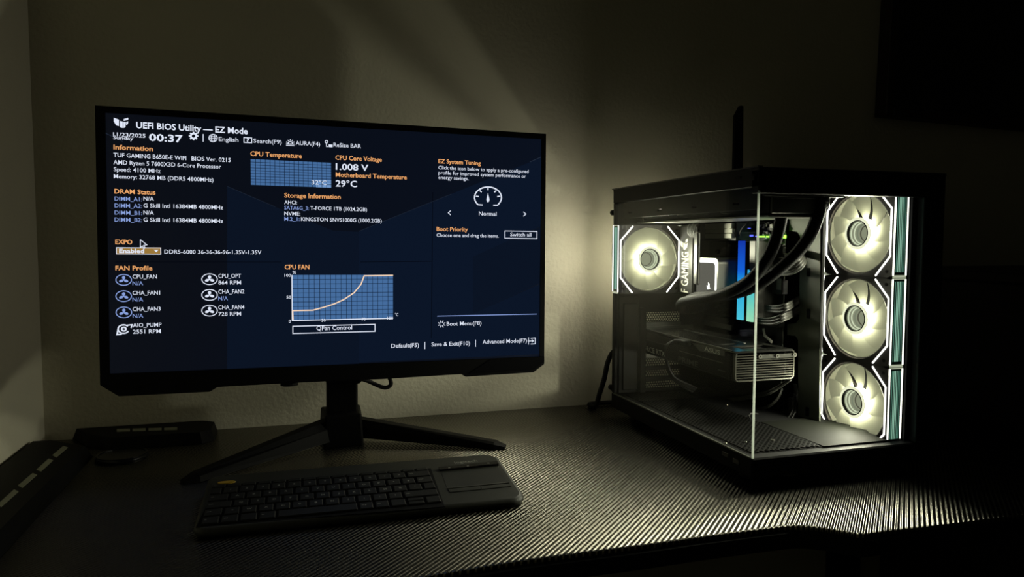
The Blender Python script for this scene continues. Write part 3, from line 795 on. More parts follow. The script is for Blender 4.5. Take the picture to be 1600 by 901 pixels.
ym_.add([(x, y, ktop(y)-.0005) for x, y in pl]+[(x, y, ktop(y)+.0012) for x, y in pl], [tuple(range(20)), tuple(range(39, 19, -1))]+[(i, (i+1) % 20, 20+(i+1) % 20, 20+i) for i in range(20)])
o = ym_.build('power_switch', 'yellow', kb); o['label'] = 'yellow oval power switch'
lx, ly = kpx(711, 723); lx1, _ = kpx(746, 719.5)
R = Matrix.Rotation(KSL, 3, 'X'); W = glyphs('logitech', 0)[2]
MB().text('logitech', (lx, ly, ktop(ly)+.0003), (1,0,0), R @ Vector((0,1,0)), (lx1-lx)/W, (lx1-lx)/W, 0).build('printed_name', 'legend', kb, fix=False)
for x, y in ((702,732.3),(731,729.4),(763,725)):
    a, b = kpx(x, y); MB().box((a-.0012, b-.0006, ktop(b)+.0025), (a+.0012, b+.0006, ktop(b)+.0028)).build('media_symbol', 'legend', kb)
legends.build('key_legends', 'legend', kb, fix=False)['kind'] = 'stuff'

# ================================================================== computer tower
X0, X1, Y0, Y1 = .5465, .836, .7784, 1.2004
ZT, GT, GB, ZB = .0905, .0585, -.2706, -.2974
pc = thing('computer_tower', 'black computer tower with glass walls and glowing white fans', 'computer', ((X0+X1)/2, (Y0+Y1)/2, DESK))
# feet, plinth, top
for x in (X0+.035, X1-.035):
    for y in (Y0+.05, Y1-.04):
        MB().cyl((x, y, DESK), 2, .015, ZB-DESK+.001, 20, .017).build('case_foot', 'rubber', pc)
MB().bbox((X0, Y0, ZB), (X1, Y1, GB), .002).build('plinth', 'matte_black', pc)
a, b = at(1225, 743.5, 1, Y0), at(1245, 741.5, 1, Y0)
MB().box((a.x, Y0-.0008, a.z-.0006), (b.x, Y0+.001, a.z+.0006)).build('edge_highlight', 'alu_dark', pc)  # pale strips painted as highlights along the case's bottom edge
a = at(1409, 725, 1, Y0)
MB().box((a.x-.006, Y0-.0008, a.z-.0005), (a.x+.005, Y0+.001, a.z+.0005)).build('edge_highlight', 'alu_dark', pc)
for q in ((1133,705),(1150,716)):
    a = at(*q, 0, X0); MB().bbox((X0-.0012, a.y-.008, a.z-.006), (X0+.001, a.y+.006, a.z-.001), .0004).build('side_latch', 'alu_dark', pc)
# top: frame bars, roof, front lip
tf = MB(); zr = .0665
plate(tf, 2, ZT-.004, ZT, (X0, Y0, X1, Y1), [(X0+.03, Y0+.03, X1-.09, Y1-.05)])
tf.bbox((X0, Y0, zr), (X0+.012, Y1, ZT-.003), .001); tf.bbox((X1-.012, Y0, zr), (X1, Y1, ZT-.003), .001)
tf.bbox((X0+.012, Y1-.012, zr), (X1-.012, Y1, ZT-.003), .001)
tf.bbox((X0, Y0, GT), (X1, Y0+.014, ZT-.003), .001)
tf.build('top_frame', 'case_metal', pc)
MB().box((X0+.03, Y0+.03, ZT-.0035), (X1-.09, Y1-.05, ZT-.0015)).build('top_mesh', 'matte_black', pc)
MB().box((X0-.001, Y0, ZT), (X0+.006, Y1+.004, ZT+.0015)).build('top_edge', 'alu_dark', pc)
lip = MB(); a = at(1194, 302, 1, Y0+.012); lip.box((a.x, Y0+.008, GT-.0022), (at(1316, 304, 1, Y0+.012).x, Y0+.0155, GT+.0003)).build('front_lip', 'alu_dark', pc)
# inner rail along the left top edge with little slots
rl = MB(); plate(rl, 0, X0+.014, X0+.0165, (Y0+.02, .040, Y1-.012, zr+.004), [(Y0+.06+.105*i, .0475, Y0+.075+.105*i, .0505) for i in range(4)])
rl.build('inner_rail', 'case_metal', pc)
for (ax, ay, bx, by) in ((1174,272,1180,281), (1150,276,1158,280)):
    a = at(ax, ay, 0, X0); b = at(bx, by, 0, X0)
    MB().bbox((X0-.001, a.y, a.z), (X0+.001, b.y, b.z), .0004).build('side_clip', 'black_plastic', pc)

# rear panel: fan opening, expansion vents
fc = at(1016, 405, 1, 1.165); FCX, FCZ = fc.x, fc.z           # rear fan centre
vents = []
YR = Y1-.007
for (xa, ya, xb, yb) in ((1006,488,1062,501), (1008,559,1062,571), (1008,576,1062,587), (1009,593,1062,605)):
    p, q = at(xa, ya, 1, YR), at(xb, yb, 1, YR); vents.append((p.x, min(p.z, q.z), q.x, max(p.z, q.z)))
rp = MB(); plate(rp, 1, Y1-.007, Y1-.005, (X0+.004, GB, X1-.004, zr), [(FCX-.056, FCZ-.056, FCX+.056, FCZ+.056)]+vents)
rp.build('rear_panel', 'case_metal', pc)
def honeycomb(x0, z0, x1, z1, cell):
    m = MB(); r = cell/2; dx = cell*.866; nx = int((x1-x0)/dx)+1; nz = int((z1-z0)/(cell*.75))+1
    for j in range(nz):
        for i in range(nx):
            cx = x0+(i+.5*(j % 2))*dx; cz = z0+j*cell*.75
            vs = []
            for rr in (r*1.02, r*.66):
                for k in range(6):
                    t = math.radians(30+60*k); vs.append((min(max(cx+rr*math.cos(t), x0-.002), x1+.002), YR+.0006, min(max(cz+rr*math.sin(t), z0-.002), z1+.002)))
            m.add(vs, [(k, (k+1) % 6, 6+(k+1) % 6, 6+k) for k in range(6)])
    return m
for v in vents: 
    o = honeycomb(v[0], v[1], v[2], v[3], .0056).build('vent_mesh', 'case_metal', pc, fix=False); o['kind'] = 'stuff'
# expansion slot covers between the vents and the clamp bar, left rear pillar
for (xa, ya, xb, yb) in ((1004,503,1062,557), (1004,572,1062,575.5), (1004,588,1062,592), (1004,606,1062,617)):
    p, q = at(xa, ya, 1, YR), at(xb, yb, 1, YR); MB().bbox((p.x, YR-.003, p.z), (q.x, YR-.001, q.z), .0006).build('slot_cover', 'alu_dark' if yb-ya > 20 else 'case_metal', pc)
p, q = at(997,480,1,YR), at(1004,612,1,YR); MB().bbox((p.x, YR-.012, p.z), (q.x, YR-.001, q.z), .001).build('slot_clamp', 'black_plastic', pc)
p, q = at(966,462,1,YR), at(995,612,1,YR); MB().bbox((p.x, YR-.004, p.z), (q.x, YR-.001, q.z), .0015).build('rear_bracket', 'case_metal', pc)
p, q = at(972,473,1,YR), at(993,607,1,YR); MB().bbox((p.x, YR-.007, p.z), (q.x, YR-.003, q.z), .0015).build('rear_bracket', 'case_metal', pc)
MB().bbox((X0+.0005, Y1-.010, GB), (X0+.007, Y1, zr), .001).build('rear_post', 'case_metal', pc)
for z in (at(957,332,0,X0).z, at(956,607,0,X0).z):
    MB().cyl((X0+.004, Y1, z), 1, .005, .012, 14).build('thumb_screw', 'black_plastic', pc)
# right side: outer panel, front column, rear-chamber wall
MB().bbox((X1-.003, Y0, GB), (X1, Y1, zr), .001).build('side_panel', 'case_metal', pc)
MB().bbox((.802, Y0, GB), (X1, Y0+.012, GT), .001).build('front_column', 'case_metal', pc)
MB().box((.795, Y0+.013, GB), (.797+.004, Y0+.016, GT)).build('column_trim', 'matte_black', pc)

# motherboard tray with cable cut-outs, floor, mesh
XT = .752
tray_px = [(1233,333),(1282,333),(1280,690),(1233,676),(1233,669),(1243,668),(1247,662),(1247,531),(1243,524.5),(1230,523),(1230,506),(1243,505),(1249,498),(1250,369),(1246,362),(1233,360)]
MB().prism([(at(x, y, 0, XT)[1], at(x, y, 0, XT)[2]) for x, y in tray_px], 0, XT, XT+.002).build('cable_tray', 'tray_metal', pc)
for x, y, h in ((1263,490,16), (1263,425,14), (1261,643,16)):
    a, b = at(x-2.5, y-h/2, 0, XT-.0006), at(x+2.5, y+h/2, 0, XT-.0006)
    MB().prism([(p[0], p[1]) for p in rrect(min(a.y,b.y), min(a.z,b.z), max(a.y,b.y), max(a.z,b.z), .0018)], 0, XT-.0006, XT+.0002).build('tray_slot', 'matte_black', pc)
yt = at(1282, 500, 0, XT).y
MB().prism([(XT, yt), (XT+.002, yt-.001), (.7770, .9445), (.7755, .9455)], 2, GB, GT).build('recess_wall', 'case_metal', pc)
MB().box((.7995, Y0+.02, GB), (.8015, Y1-.012, GT)).build('chamber_wall', 'matte_black', pc)
MB().box((.777, .9455, GB), (.797, .9485, GT)).build('chamber_wall', 'matte_black', pc)
MB().box((.667, Y0+.016, GB+.0004), (.798, .93, GB+.0022)).build('floor_plate', 'floor_paint', pc)
fm = MB(); zf = GB+.0012
fm.box((X0+.010, Y0+.018, GB+.0002), (.666, Y1-.03, GB+.0006))
n_ = 34
mx0, mx1, my0, my1 = X0+.012, .665, Y0+.02, Y1-.035
def clipseg(c, sgn):
    # line x*1 + sgn*y = c clipped to the rectangle
    pts = []
    for x in (mx0, mx1):
        y = (c-x)*sgn
        if my0 <= y <= my1: pts.append((x, y))
    for y in (my0, my1):
        x = c-sgn*y
        if mx0 < x < mx1: pts.append((x, y))
    return pts[:2]
for sgn in (1, -1):
    lo = mx0+min(sgn*my0, sgn*my1); hi = mx1+max(sgn*my0, sgn*my1); k = 0; c_ = lo+.003
    while c_ < hi:
        sg = clipseg(c_, sgn)
        if len(sg) == 2 and (Vector(sg[0])-Vector(sg[1])).length > .004: fm.ribbon(sg, .0022, 2, GB+.0004, GB+.0020+(.0002 if sgn > 0 else 0))
        c_ += .0078
o = fm.build('floor_mesh', 'case_metal', pc)
for q in ((1133,692),(1164,690),(1207,687),(1136,632)):
    a = at(*q, 2, GB+.003); MB().cyl((a.x, a.y, GB+.0018), 2, .0022, .0018, 10).build('screw', 'bright_metal', pc)

# glass: left and front panes with polished edges meeting at the corner
gl = MB(); gl.box((X0-.0005, Y0+.0035, GB-.001), (X0+.0030, Y1-.002, zr-.001)); gl.build('side_glass', 'case_glass', pc)
gf = MB(); gf.box((X0+.0035, Y0-.0005, GB-.001), (.80, Y0+.0030, GT+.001)); gf.build('front_glass', 'case_glass', pc)
MB().box((X0+.0002, Y0-.0004, GB), (X0+.0024, Y0+.0014, GT+.004)).build('glass_corner_edge', 'glass_edge', pc)
MB().box((X0-.0006, Y0+.004, GB-.0012), (X0+.0022, Y1-.01, GB+.0006)).build('glass_bottom_edge', 'tray_metal', pc)

# ---- lit fans. local frame: face towards -y, side strips at +-x
def make_fan():
    H = .0600; RB = .0562; TH = .027
    m = MB(); N = 64; vs = []
    for i in range(N):
        t = 2*math.pi*i/N; c, s = math.cos(t), math.sin(t); k = H/max(abs(c), abs(s))
        ox, oz = c*k, s*k
        cut = abs(ox)+abs(oz)-(2*H-.004)
        if cut > 0: ox -= math.copysign(cut/2, ox); oz -= math.copysign(cut/2, oz)
        for (x, z, y) in ((c*RB, s*RB, .0005), (c*(RB+.0012), s*(RB+.0012), 0), (ox, oz, 0), (ox, oz, TH), (c*RB, s*RB, TH)): vs.append((x, y, z))
    m.add(vs, [(i*5+k, i*5+(k+1) % 5, ((i+1) % N)*5+(k+1) % 5, ((i+1) % N)*5+k) for i in range(N) for k in range(5)])
    fr = m.build('case_fan', 'fan_plastic', pc, recenter=False); ORG[fr] = Vector((0,0,0))
    for s in (-1, 1):
        MB().ribbon([(s*.0335, .0575), (s*.0563, .0330), (s*.0563, -.0310), (s*.0335, -.0580)], .0019, 1, -.0007, .0004).build('light_line', 'led_white', fr)
    for sx in (-1, 1):
        for sz in (-1, 1): MB().cyl((sx*.0515, -.0003, sz*.0515), 1, .0024, .0006, 12).build('screw_hole', 'matte_black', fr)
    # side strips: bright rails, green mirror between, its reflections built as glowing bars
    for s in (-1, 1):
        xo = s*H
        for ya, yb in ((.0006, .0024), (.0215, .0233)):
            MB().box((xo-s*.0002, ya, -.0565), (xo+s*.0008, yb, .0585)).build('side_light', 'led_side', fr)
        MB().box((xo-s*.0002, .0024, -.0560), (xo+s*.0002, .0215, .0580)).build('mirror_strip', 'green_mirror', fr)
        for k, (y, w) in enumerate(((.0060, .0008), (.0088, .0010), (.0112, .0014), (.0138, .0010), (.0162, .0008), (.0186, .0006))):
            MB().box((xo+s*.0002, y-w/2, -.0520), (xo+s*.0005, y+w/2, .0555)).build('mirror_line', 'green_reflection_a' if k in (1, 2, 3) else 'green_reflection_b', fr)
        for za, zb3 in ((-.0595, -.0563), (.0583, .0597)):
            MB().box((xo-s*.0002, .0010, za), (xo+s*.0007, .0228, zb3)).build('strip_end', 'strip_cap_glow', fr)  # plastic ends emit in place of light from the neighbouring strips
    # rotor
    NB = 9; bl = None
    for b in range(NB):
        m = MB(); nr, nc = 5, 6; vs = []
        for i in range(nr+1):
            r = .0195+(.0540-.0195)*i/nr
            for j in range(nc+1):
                q = j/nc; th = math.radians(54)*(q-.5)+math.radians(20)*(i/nr)**1.3
                y = .0035+.0125*q+.002*math.sin(math.pi*q)
                vs.append((r*math.cos(th), y, r*math.sin(th)))
        m.add(vs, [(i*(nc+1)+j, (i+1)*(nc+1)+j, (i+1)*(nc+1)+j+1, i*(nc+1)+j+1) for i in range(nr) for j in range(nc)], True)
        if bl is None: bl = m.build('blade', 'frosted_blade', fr, recenter=False, fix=False); o = bl
        else:
            o = bl.copy(); COL.objects.link(o); o.parent = fr
        o.location = (0,0,0); o.rotation_euler = (0, 2*math.pi*b/NB, 0)
    MB().ring((0,0,0), 1, .0540, .0550, .004, .016, 64).build('rotor_rim', 'frosted_blade', fr)
    MB().ring((0,0,0), 1, .0186, .0205, .0008, .0140, 48).build('hub_light', 'led_hub', fr)
    MB().ring((0,0,0), 1, .0172, .0186, -.0006, .0030, 48).build('hub_rim', 'gloss_black', fr)
    MB().ring((0,0,0), 1, .0186, .0226, -.0002, .0012, 48).build('hub_seat', 'hub_cap', fr)
    # the light the LEDs give: one disc lamp at the hub and one strip lamp added along the -x side only
    ld = bpy.data.lights.new('hub_lamp', 'AREA'); ld.shape = 'DISK'; ld.size = .040; ld.energy = HUB_W; ld.color = (1.0, .96, .76)
    lo = bpy.data.objects.new('hub_lamp', ld); COL.objects.link(lo); lo.parent = fr; lo.location = (0, -.0012, 0); lo.rotation_euler = (-math.pi/2, 0, 0)
    sd = bpy.data.lights.new('strip_lamp', 'AREA'); sd.shape = 'RECTANGLE'; sd.size = .020; sd.size_y = .110; sd.energy = STRIP_W; sd.color = (1.0, .96, .76)
    for s in (-1,):
        so = bpy.data.objects.new('strip_lamp', sd); COL.objects.link(so); so.parent = fr; so.location = (s*(H+.0014), .012, 0)
        so.rotation_euler = Vector((s, 0, 0)).to_track_quat('-Z', 'Y').to_euler()
    hubc = MB(); N2 = 40; vs = []
    for y, r in ((.001, .0186), (.022, .0100)):
        for i in range(N2): vs.append((r*math.cos(2*math.pi*i/N2), y, r*math.sin(2*math.pi*i/N2)))
    hubc.add(vs, [(i, (i+1) % N2, N2+(i+1) % N2, N2+i) for i in range(N2)]+[tuple(N2+i for i in range(N2))]).build('hub_tunnel', 'hub_mirror_glow', fr)  # tunnel wall given its own glow in place of mirrored light
    for y, mm in ((.0045, 'ring_reflection_a'), (.0085, 'ring_reflection_a'), (.0125, 'ring_reflection_b'), (.0165, 'ring_reflection_c')):  # mirror reflections of the hub light, built as glowing rings
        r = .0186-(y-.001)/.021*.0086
        MB().ring((0,0,0), 1, r-.0014, r-.0002, y, y+.0012, 40).build('hub_ring_reflection', mm, fr)
    for k in range(4):
        t = math.radians(45+90*k); m = MB(); m.tube([(0.009*math.cos(t), .0255, .009*math.sin(t)), (.0575*math.cos(t), .0255, .0575*math.sin(t))], .0018, 6); m.build('rear_strut', 'fan_plastic', fr)
    return fr
fan = make_fan()
pw = ORG[pc]
fan.location = Vector((FCX, 1.1660, FCZ))-pw
FX = .7706
sf_y0, sf_y1 = .7972, at(1287, 450, 0, FX).y
zs = [at(1340, y, 0, FX).z for y in (297.5, 696.5)]
fpitch = (zs[0]-zs[1])/3
for i in range(3):
    f = copy_tree(fan, pc)
    f.location = Vector((FX, (sf_y0+sf_y1)/2, zs[0]-fpitch*(i+.5)))-pw
    f.rotation_euler = (0, 0, -math.pi/2)
    f.scale = ((sf_y1-sf_y0)/.120, 1, fpitch/.1202)

# ---- motherboard
XB = .748
MY0, MY1, MZ0, MZ1 = .993, 1.188, -.268, .028
MB().box((XB, MY0, MZ0), (XB+.0016, MY1, MZ1)).build('motherboard', 'pcb', pc)
MB().box((XB-.0002, MY0-.0004, MZ0), (XB+.0018, MY0, MZ1)).build('board_edge', 'tray_metal', pc)
XS = .660
p, q = at(1063, 352, 0, XS), at(1082, 462, 0, XS)
MB().bbox((XS, q.y, q.z), (XS+.010, MY1, p.z), .003).build('port_cover', 'io_cover', pc)
MB().bbox((XS+.010, 1.165, q.z+.004), (XS+.024, MY1, p.z-.004), .003).build('port_block', 'io_cover', pc)
tx = MB()
c0 = at(1074.5, 455, 0, XS); c1 = at(1074.5, 393, 0, XS); W, sz_ = glyphs('GAMING', .03)[2], None
wd = at(1064.5, 420, 0, XS).y-at(1075, 420, 0, XS).y
tx.text('F GAMING', (XS-.0004, at(1075,457,0,XS).y, at(1075,457,0,XS).z), (0,0,1), (0,1,0), (at(1070,394,0,XS).z-at(1070,457,0,XS).z)/glyphs('F GAMING', .01)[2], wd/CAP, .01)
for pp in ([(1063,376),(1067,378),(1067,386),(1065,385),(1063,381)], [(1068,379),(1071,380),(1071,390),(1068,389)], [(1071.5,375),(1075,372),(1075,377),(1071.5,380)], [(1071.5,382),(1075,379),(1074,386),(1071.5,389)]):
    tx.add([(XS-.0004, at(x, y, 0, XS).y, at(x, y, 0, XS).z) for x, y in pp], [tuple(range(len(pp)))])
tx.build('cover_lettering', 'io_print', pc, fix=False)
# second tall cover beside it, regulator heatsinks at the top with fins
def pbox(name, m, xa, ya, xb, yb, xf, depth, e=.001, parent=pc):
    """block whose face (normal -x) covers the pixel box, xf = face plane"""
    if xf > .66: xf += .036                  # parts of the board
    p, q = at(xa, ya, 0, xf), at(xb, yb, 0, xf)
    return MB().bbox((xf, min(p.y,q.y), min(p.z,q.z)), (xf+depth, max(p.y,q.y), max(p.z,q.z)), e).build(name, m, parent)
pbox('board_heatsink', 'io_cover', 1084, 362, 1089, 445, .640, .006, .002)
for (xa, ya, xb, yb) in ((1101,350,1143,357), (1102,358,1144,363.5), (1101,365,1143,372)):
    pbox('heatsink_fin', 'fin_grey', xa, ya, xb, yb, .668, .010, .0008)
pbox('board_heatsink', 'pcb', 1093, 349, 1150, 376, .674, .036)
# socket surround with bright screws and small parts
pbox('socket_plate', 'gloss_black', 1103, 376, 1152, 450, .700, .010, .001)
for x, y, r in ((1119,393,.0042), (1148.5,394,.0036), (1128,389,.0032), (1134,384,.0026), (1138,384,.0026), (1150,384,.0026)):
    a = at(x, y, 0, .733); m = MB(); m.ring((.733, a.y, a.z), 0, r*.45, r, 0, .003, 16); m.build('capacitor_ring', 'bright_metal', pc)
pbox('socket_bar', 'bright_metal', 1126, 397.4, 1149, 399.4, .697, .003, .0003)
# right-hand components of the board
random.seed(3)
bits = []
for i in range(46):
    x, y = random.uniform(1184, 1220), random.uniform(347, 372)
    w, h = random.uniform(1.2, 4), random.uniform(1.2, 4)
    pbox('chip', random.choice(['pcb', 'heatsink', 'alu_dark', 'white_plastic', 'cable_grey']), x, y, x+w, y+h, .706, .006, .0003)
for i in range(20):
    x, y = random.uniform(1216, 1224), random.uniform(378, 402)
    pbox('chip', random.choice(['alu', 'heatsink', 'cable_grey', 'white_plastic']), x, y, x+random.uniform(1.5, 4), y+random.uniform(2, 5), .707, .005, .0003)
for i in range(26):
    x, y = random.uniform(1116, 1150), random.uniform(470, 498)
    pbox('chip', random.choice(['pcb', 'heatsink', 'alu_dark', 'cable_grey']), x, y, x+random.uniform(1.5, 4), y+random.uniform(1.5, 4), .705, .007, .0003)
o = pbox('status_led', 'green_led', 1219, 367, 1224, 372, .705, .006, .0006)
for x in (1186, 1191, 1197): pbox('status_led', 'green_led', x, 368.5, x+1.8, 370.5, .705, .004, .0003)
for (x, y, w, h) in ((1171,366.5,6,6), (1180,368,6,4), (1168,356,4,2)): pbox('board_led', 'blue_led', x, y, x+w*.5, y+h*.5, .690, .004, .0003)
pbox('fan_header', 'white_plastic', 1202.5, 350, 1207, 356, .698, .012, .0004)
pbox('power_socket', 'cable_grey', 1202, 436, 1221, 460, .700, .012); pbox('socket_label', 'white_plastic', 1213.5, 435, 1220, 453, .6994, .001, .0002)
pbox('power_socket', 'cable_grey', 1196, 500, 1216, 512, .700, .012)
pbox('board_text_strip', 'gpu_print', 1183, 390, 1186.5, 414, .706, .002, .0002)
# storage cover and expansion slots below the cooler
pbox('storage_cover', 'gpu_black', 1090, 489, 1146, 513, .694, .016, .001)
pbox('storage_cover_edge', 'alu', 1098, 507, 1143, 508.3, .692, .003, .0003)
a = at(1137, 502, 0, .7285); MB().cyl((.7285, a.y, a.z), 0, .0022, .002, 10).build('screw', 'bright_metal', pc)
pbox('expansion_slot', 'black_plastic', 1100, 520, 1200, 524, .702, .011); pbox('expansion_slot', 'black_plastic', 1100, 612, 1215, 617, .702, .011)
p, q = at(1193, 513, 0, .726), at(1206, 534, 0, .726)
MB().tube([(.726, p.y, p.z), (.726, at(1195,524,0,.726).y, at(1195,524,0,.726).z), (.726, q.y, q.z)], .0022, 8).build('slot_lever', 'white_plastic', pc)

# memory sticks
XM = .702
def ram(xa, xb, y0, y1, ledm, led_y0, body_m):
    p, q = at(xa, y0, 0, XM), at(xb, y1, 0, XM)
    b = MB(); b.bbox((XM+.003, min(p.y,q.y), q.z), (XB, max(p.y,q.y), p.z), .0006); o = b.build('memory_stick', body_m, pc)
    l = at(xa, led_y0, 0, XM)
    pl = [(min(p.y,q.y), q.z), (max(p.y,q.y), q.z), (max(p.y,q.y), l.z), (min(p.y,q.y), l.z-.012)] if led_y0 > y0+3 else [(min(p.y,q.y), q.z), (max(p.y,q.y), q.z), (max(p.y,q.y), p.z), (min(p.y,q.y), p.z)]
    mb = MB().prism(pl, 0, XM, XM+.0032); s = mb.build('light_bar', ledm, o)
    return o
ram(1153.5, 1159.5, 376, 500, 'ram_led_a', 376, 'ram_body')
ram(1169, 1175, 376, 503, 'ram_led_b', 421, 'ram_body')
pbox('memory_slot', 'pcb', 1146, 497, 1166, 505, .700, .012, .0006); pbox('memory_slot', 'pcb', 1164, 500, 1184, 508, .700, .012, .0006)
pbox('memory_slot', 'pcb', 1180, 380, 1190, 505, .704, .008, .0006)

# pump block with glowing rounded edge
XP = .668
p, q = at(1085, 402, 0, XP), at(1121, 470, 0, XP)
ya, yb, za, zb_ = q.y, p.y, q.z, p.z
pump = MB().prism(rrect(ya, za, yb, zb_, .009), 0, XP, .735).build('cooler_pump', 'alu_dark', pc)
rm = MB(); oo = rrect(ya+.004, za+.004, yb-.004, zb_-.004, .0085); ii = rrect(ya+.0078, za+.0078, yb-.0078, zb_-.0078, .006); nn = len(oo)
rm.add([(XP-.0006, y, z) for y, z in oo]+[(XP-.0006, y, z) for y, z in ii]+[(XP+.001, y, z) for y, z in oo]+[(XP+.001, y, z) for y, z in ii],
       [(i, (i+1) % nn, nn+(i+1) % nn, nn+i) for i in range(nn)]+[(2*nn+i, 2*nn+(i+1) % nn, 3*nn+(i+1) % nn, 3*nn+i) for i in range(nn)]+[(i, (i+1) % nn, 2*nn+(i+1) % nn, 2*nn+i) for i in range(nn)]+[(nn+i, nn+(i+1) % nn, 3*nn+(i+1) % nn, 3*nn+i) for i in range(nn)])
rm.build('pump_light_ring', 'pump_led', pump)
MB().prism(ii, 0, XP-.0003, XP+.001).build('pump_face', 'pump_face_glow', pump)  # pump face with a faint even emission
lg = MB()
for pp in ([(1105,449),(1109,446),(1110,451),(1106,452)], [(1107,441),(1109,443),(1109,447),(1107,446)], [(1105,445),(1107,447),(1105,448)]):
    lg.add([(XP-.0008, at(x,y,0,XP).y, at(x,y,0,XP).z) for x, y in pp], [tuple(range(len(pp)))])
lg.build('pump_emblem', 'pump_led', pump, fix=False)

# radiator with dark fans under the roof, its lit lower edge painted as a pale strip
XR = .580
zedge = at(1100, 341.3, 0, XR).z
MB().bbox((XR, Y0+.022, zedge), (at(1290,306,1,Y0+.022).x, 1.150, zr-.002), .003).build('radiator', 'matte_black', pc)
for i in range(3):
    ya = Y0+.026+.1205*i
    MB().prism(rrect(ya+.012, zedge+.005, ya+.108, zr-.010, .006), 0, XR-.0015, XR).build('radiator_panel', 'gloss_black', pc)
rl = MB(); rl.box((XR-.002, Y0+.0225, zedge-.0022), (at(1290,306,1,Y0+.022).x, Y1-.03, zedge-.0002)); rl.build('radiator_lit_edge', 'alu', pc)
for x, y in ((1193,306),(1233,306)):
    a = at(x, y, 1, Y0+.02)
MB().bbox((at(1204,306,1,Y0+.022).x, Y0+.018, zedge+.002), (at(1289,306,1,Y0+.022).x, Y0+.0225, GT-.003), .001).build('radiator_tank', 'alu_dark', pc)

# coolant tubes
def tubep(name, pts, r, m, n=10, seg=7, parent=pc, label=None):
    o = MB().tube(spline([at(x, y, 0, X+(.03 if X > .675 else 0)) for x, y, X in pts], seg), r, n).build(name, m, parent)
    if label: o['label'] = label
    return o
tubep('coolant_tube', [(1229,300,.622),(1222,335,.618),(1213,372,.612),(1198,406,.606),(1176,434,.600),(1148,452,.596),(1115,463,.596),(1085,468,.600),(1066,473,.610),(1064,481,.625),(1078,483,.640),(1100,478,.655)], .0083, 'sleeve')
tubep('coolant_tube', [(1285,300,.655),(1278,335,.650),(1266,366,.645),(1246,394,.638),(1218,420,.628),(1190,441,.620),(1160,455,.618),(1128,461,.622),(1096,462,.628),(1074,470,.636),(1076,481,.645),(1105,474,.66)], .0083, 'sleeve')
for x, y, X in ((1229,311,.622),(1284,312,.655)):
    a = at(x, y, 0, X); MB().cyl((a.x, a.y, a.z-.010), 2, .0098, .016, 18).build('tube_fitting', 'gloss_black', pc)

# cable bundles
def bundle(name, base, nw, off, r, m, seg=6):
    """nw thin wires side by side; base points (px, py, X), off = px offset between wires"""
    for k in range(nw):
        tubep(name, [(x+off[0]*k*(1-abs(i/(len(base)-1)-.5)*.6), y+off[1]*k*(1-abs(i/(len(base)-1)-.5)*.6), X+.0012*(k % 2)) for i, (x, y, X) in enumerate(base)], r, m, 6, seg)
bundle('power_wire', [(1196,416,.690),(1215,420,.684),(1235,415,.684),(1250,404,.695),(1254,392,.720),(1250,384,.745)], 7, (1.1, 2.0), .0013, 'cable_grey')
for base, m in (([(1195,477,.690),(1215,478,.684),(1232,473,.692),(1248,464,.745)], 'cable_grey'), ([(1180,497,.684),(1205,497,.678),(1226,490,.684),(1250,480,.745)], 'cable_grey')):
    bundle('flat_cable', base, 5, (.3, 2.6), .0017, m)
bundle('top_wire', [(1083,347,.662),(1077,352,.655),(1075,362,.655),(1080,370,.660)], 5, (2.6, .6), .0016, 'cable_grey', 5)
tubep('sensor_wire', [(1155,374,.690),(1157,362,.684),(1164,352,.684),(1172,345,.690)], .0014, 'rubber')
bundle('front_panel_wire', [(1235,590,.70),(1215,603,.690),(1196,612,.68),(1160,620,.68),(1130,624,.69)], 3, (1.0, 2.2), .0013, 'cable_grey')
bundle('front_panel_wire', [(1222,606,.70),(1214,622,.694),(1200,634,.688),(1182,640,.688)], 2, (1.2, 1.6), .0012, 'cable_grey')
bundle('floor_wire', [(1243,618,.728),(1243,640,.712),(1232,660,.698),(1214,671,.690),(1196,668,.685),(1188,655,.69),(1196,648,.70)], 3, (-2.0, -2.2), .0013, 'rubber')
tubep('floor_wire', [(1186,662,.67),(1178,660,.665),(1170,650,.665),(1176,645,.675),(1190,648,.69)], .0014, 'rubber')
pbox('wire_plug', 'cable_grey', 1196, 649, 1206, 656, .690, .006, .0006)
pbox('wire_plug', 'cable_grey', 1232, 620, 1238, 648, .716, .008, .0006)
bundle('chamber_wire', [(1244,600,.74),(1246,620,.738),(1240,650,.735),(1232,663,.733)], 4, (-1.6, -.4), .0014, 'cable_grey')

# ---- graphics card
GX0, GX1, GY0, GY1, GZ1, GZ0 = .606, .703, .907, 1.190, -.1570, -.2008
gpu = MB().bbox((GX0, GY0+.012, GZ0), (GX1-.004, GY1, GZ1-.004), .002).build('graphics_card', 'gpu_black', pc)
bp_ = MB(); plate(bp_, 2, GZ1-.003, GZ1, (GX0-.001, GY0, GX1-.002, GY1), [(GX0+.022, GY0+.018, GX1-.016, GY0+.05), (GX0+.018, GY0+.062, GX0+.050, GY0+.074)])
bp_.build('backplate', 'gpu_backplate', gpu)
MB().box((GX0-.0012, GY0+.01, GZ1-.0002), (GX0+.0006, GY1-.01, GZ1+.0006)).build('backplate_edge', 'alu', gpu)
MB().box((GX0+.060, GY0+.07, GZ1), (GX0+.064, GY1-.03, GZ1+.0006)).build('backplate_edge', 'alu_dark', gpu)
MB().cyl((GX0+.034, GY0+.068, GZ1-.0035), 2, .006, .0012, 16).build('screw', 'alu', gpu)
def gp(x, y): a = at(x, y, 0, GX0-.0006); return a.y, a.z
def gpoly(name, m, pxs, d=.0008):
    MB().prism([gp(*p) for p in pxs], 0, GX0-d, GX0+.001).build(name, m, gpu)
gpoly('side_plate', 'gpu_dim', [(1080,534),(1088,542),(1093,548),(1132,556.5),(1132,544)])
gt = MB()
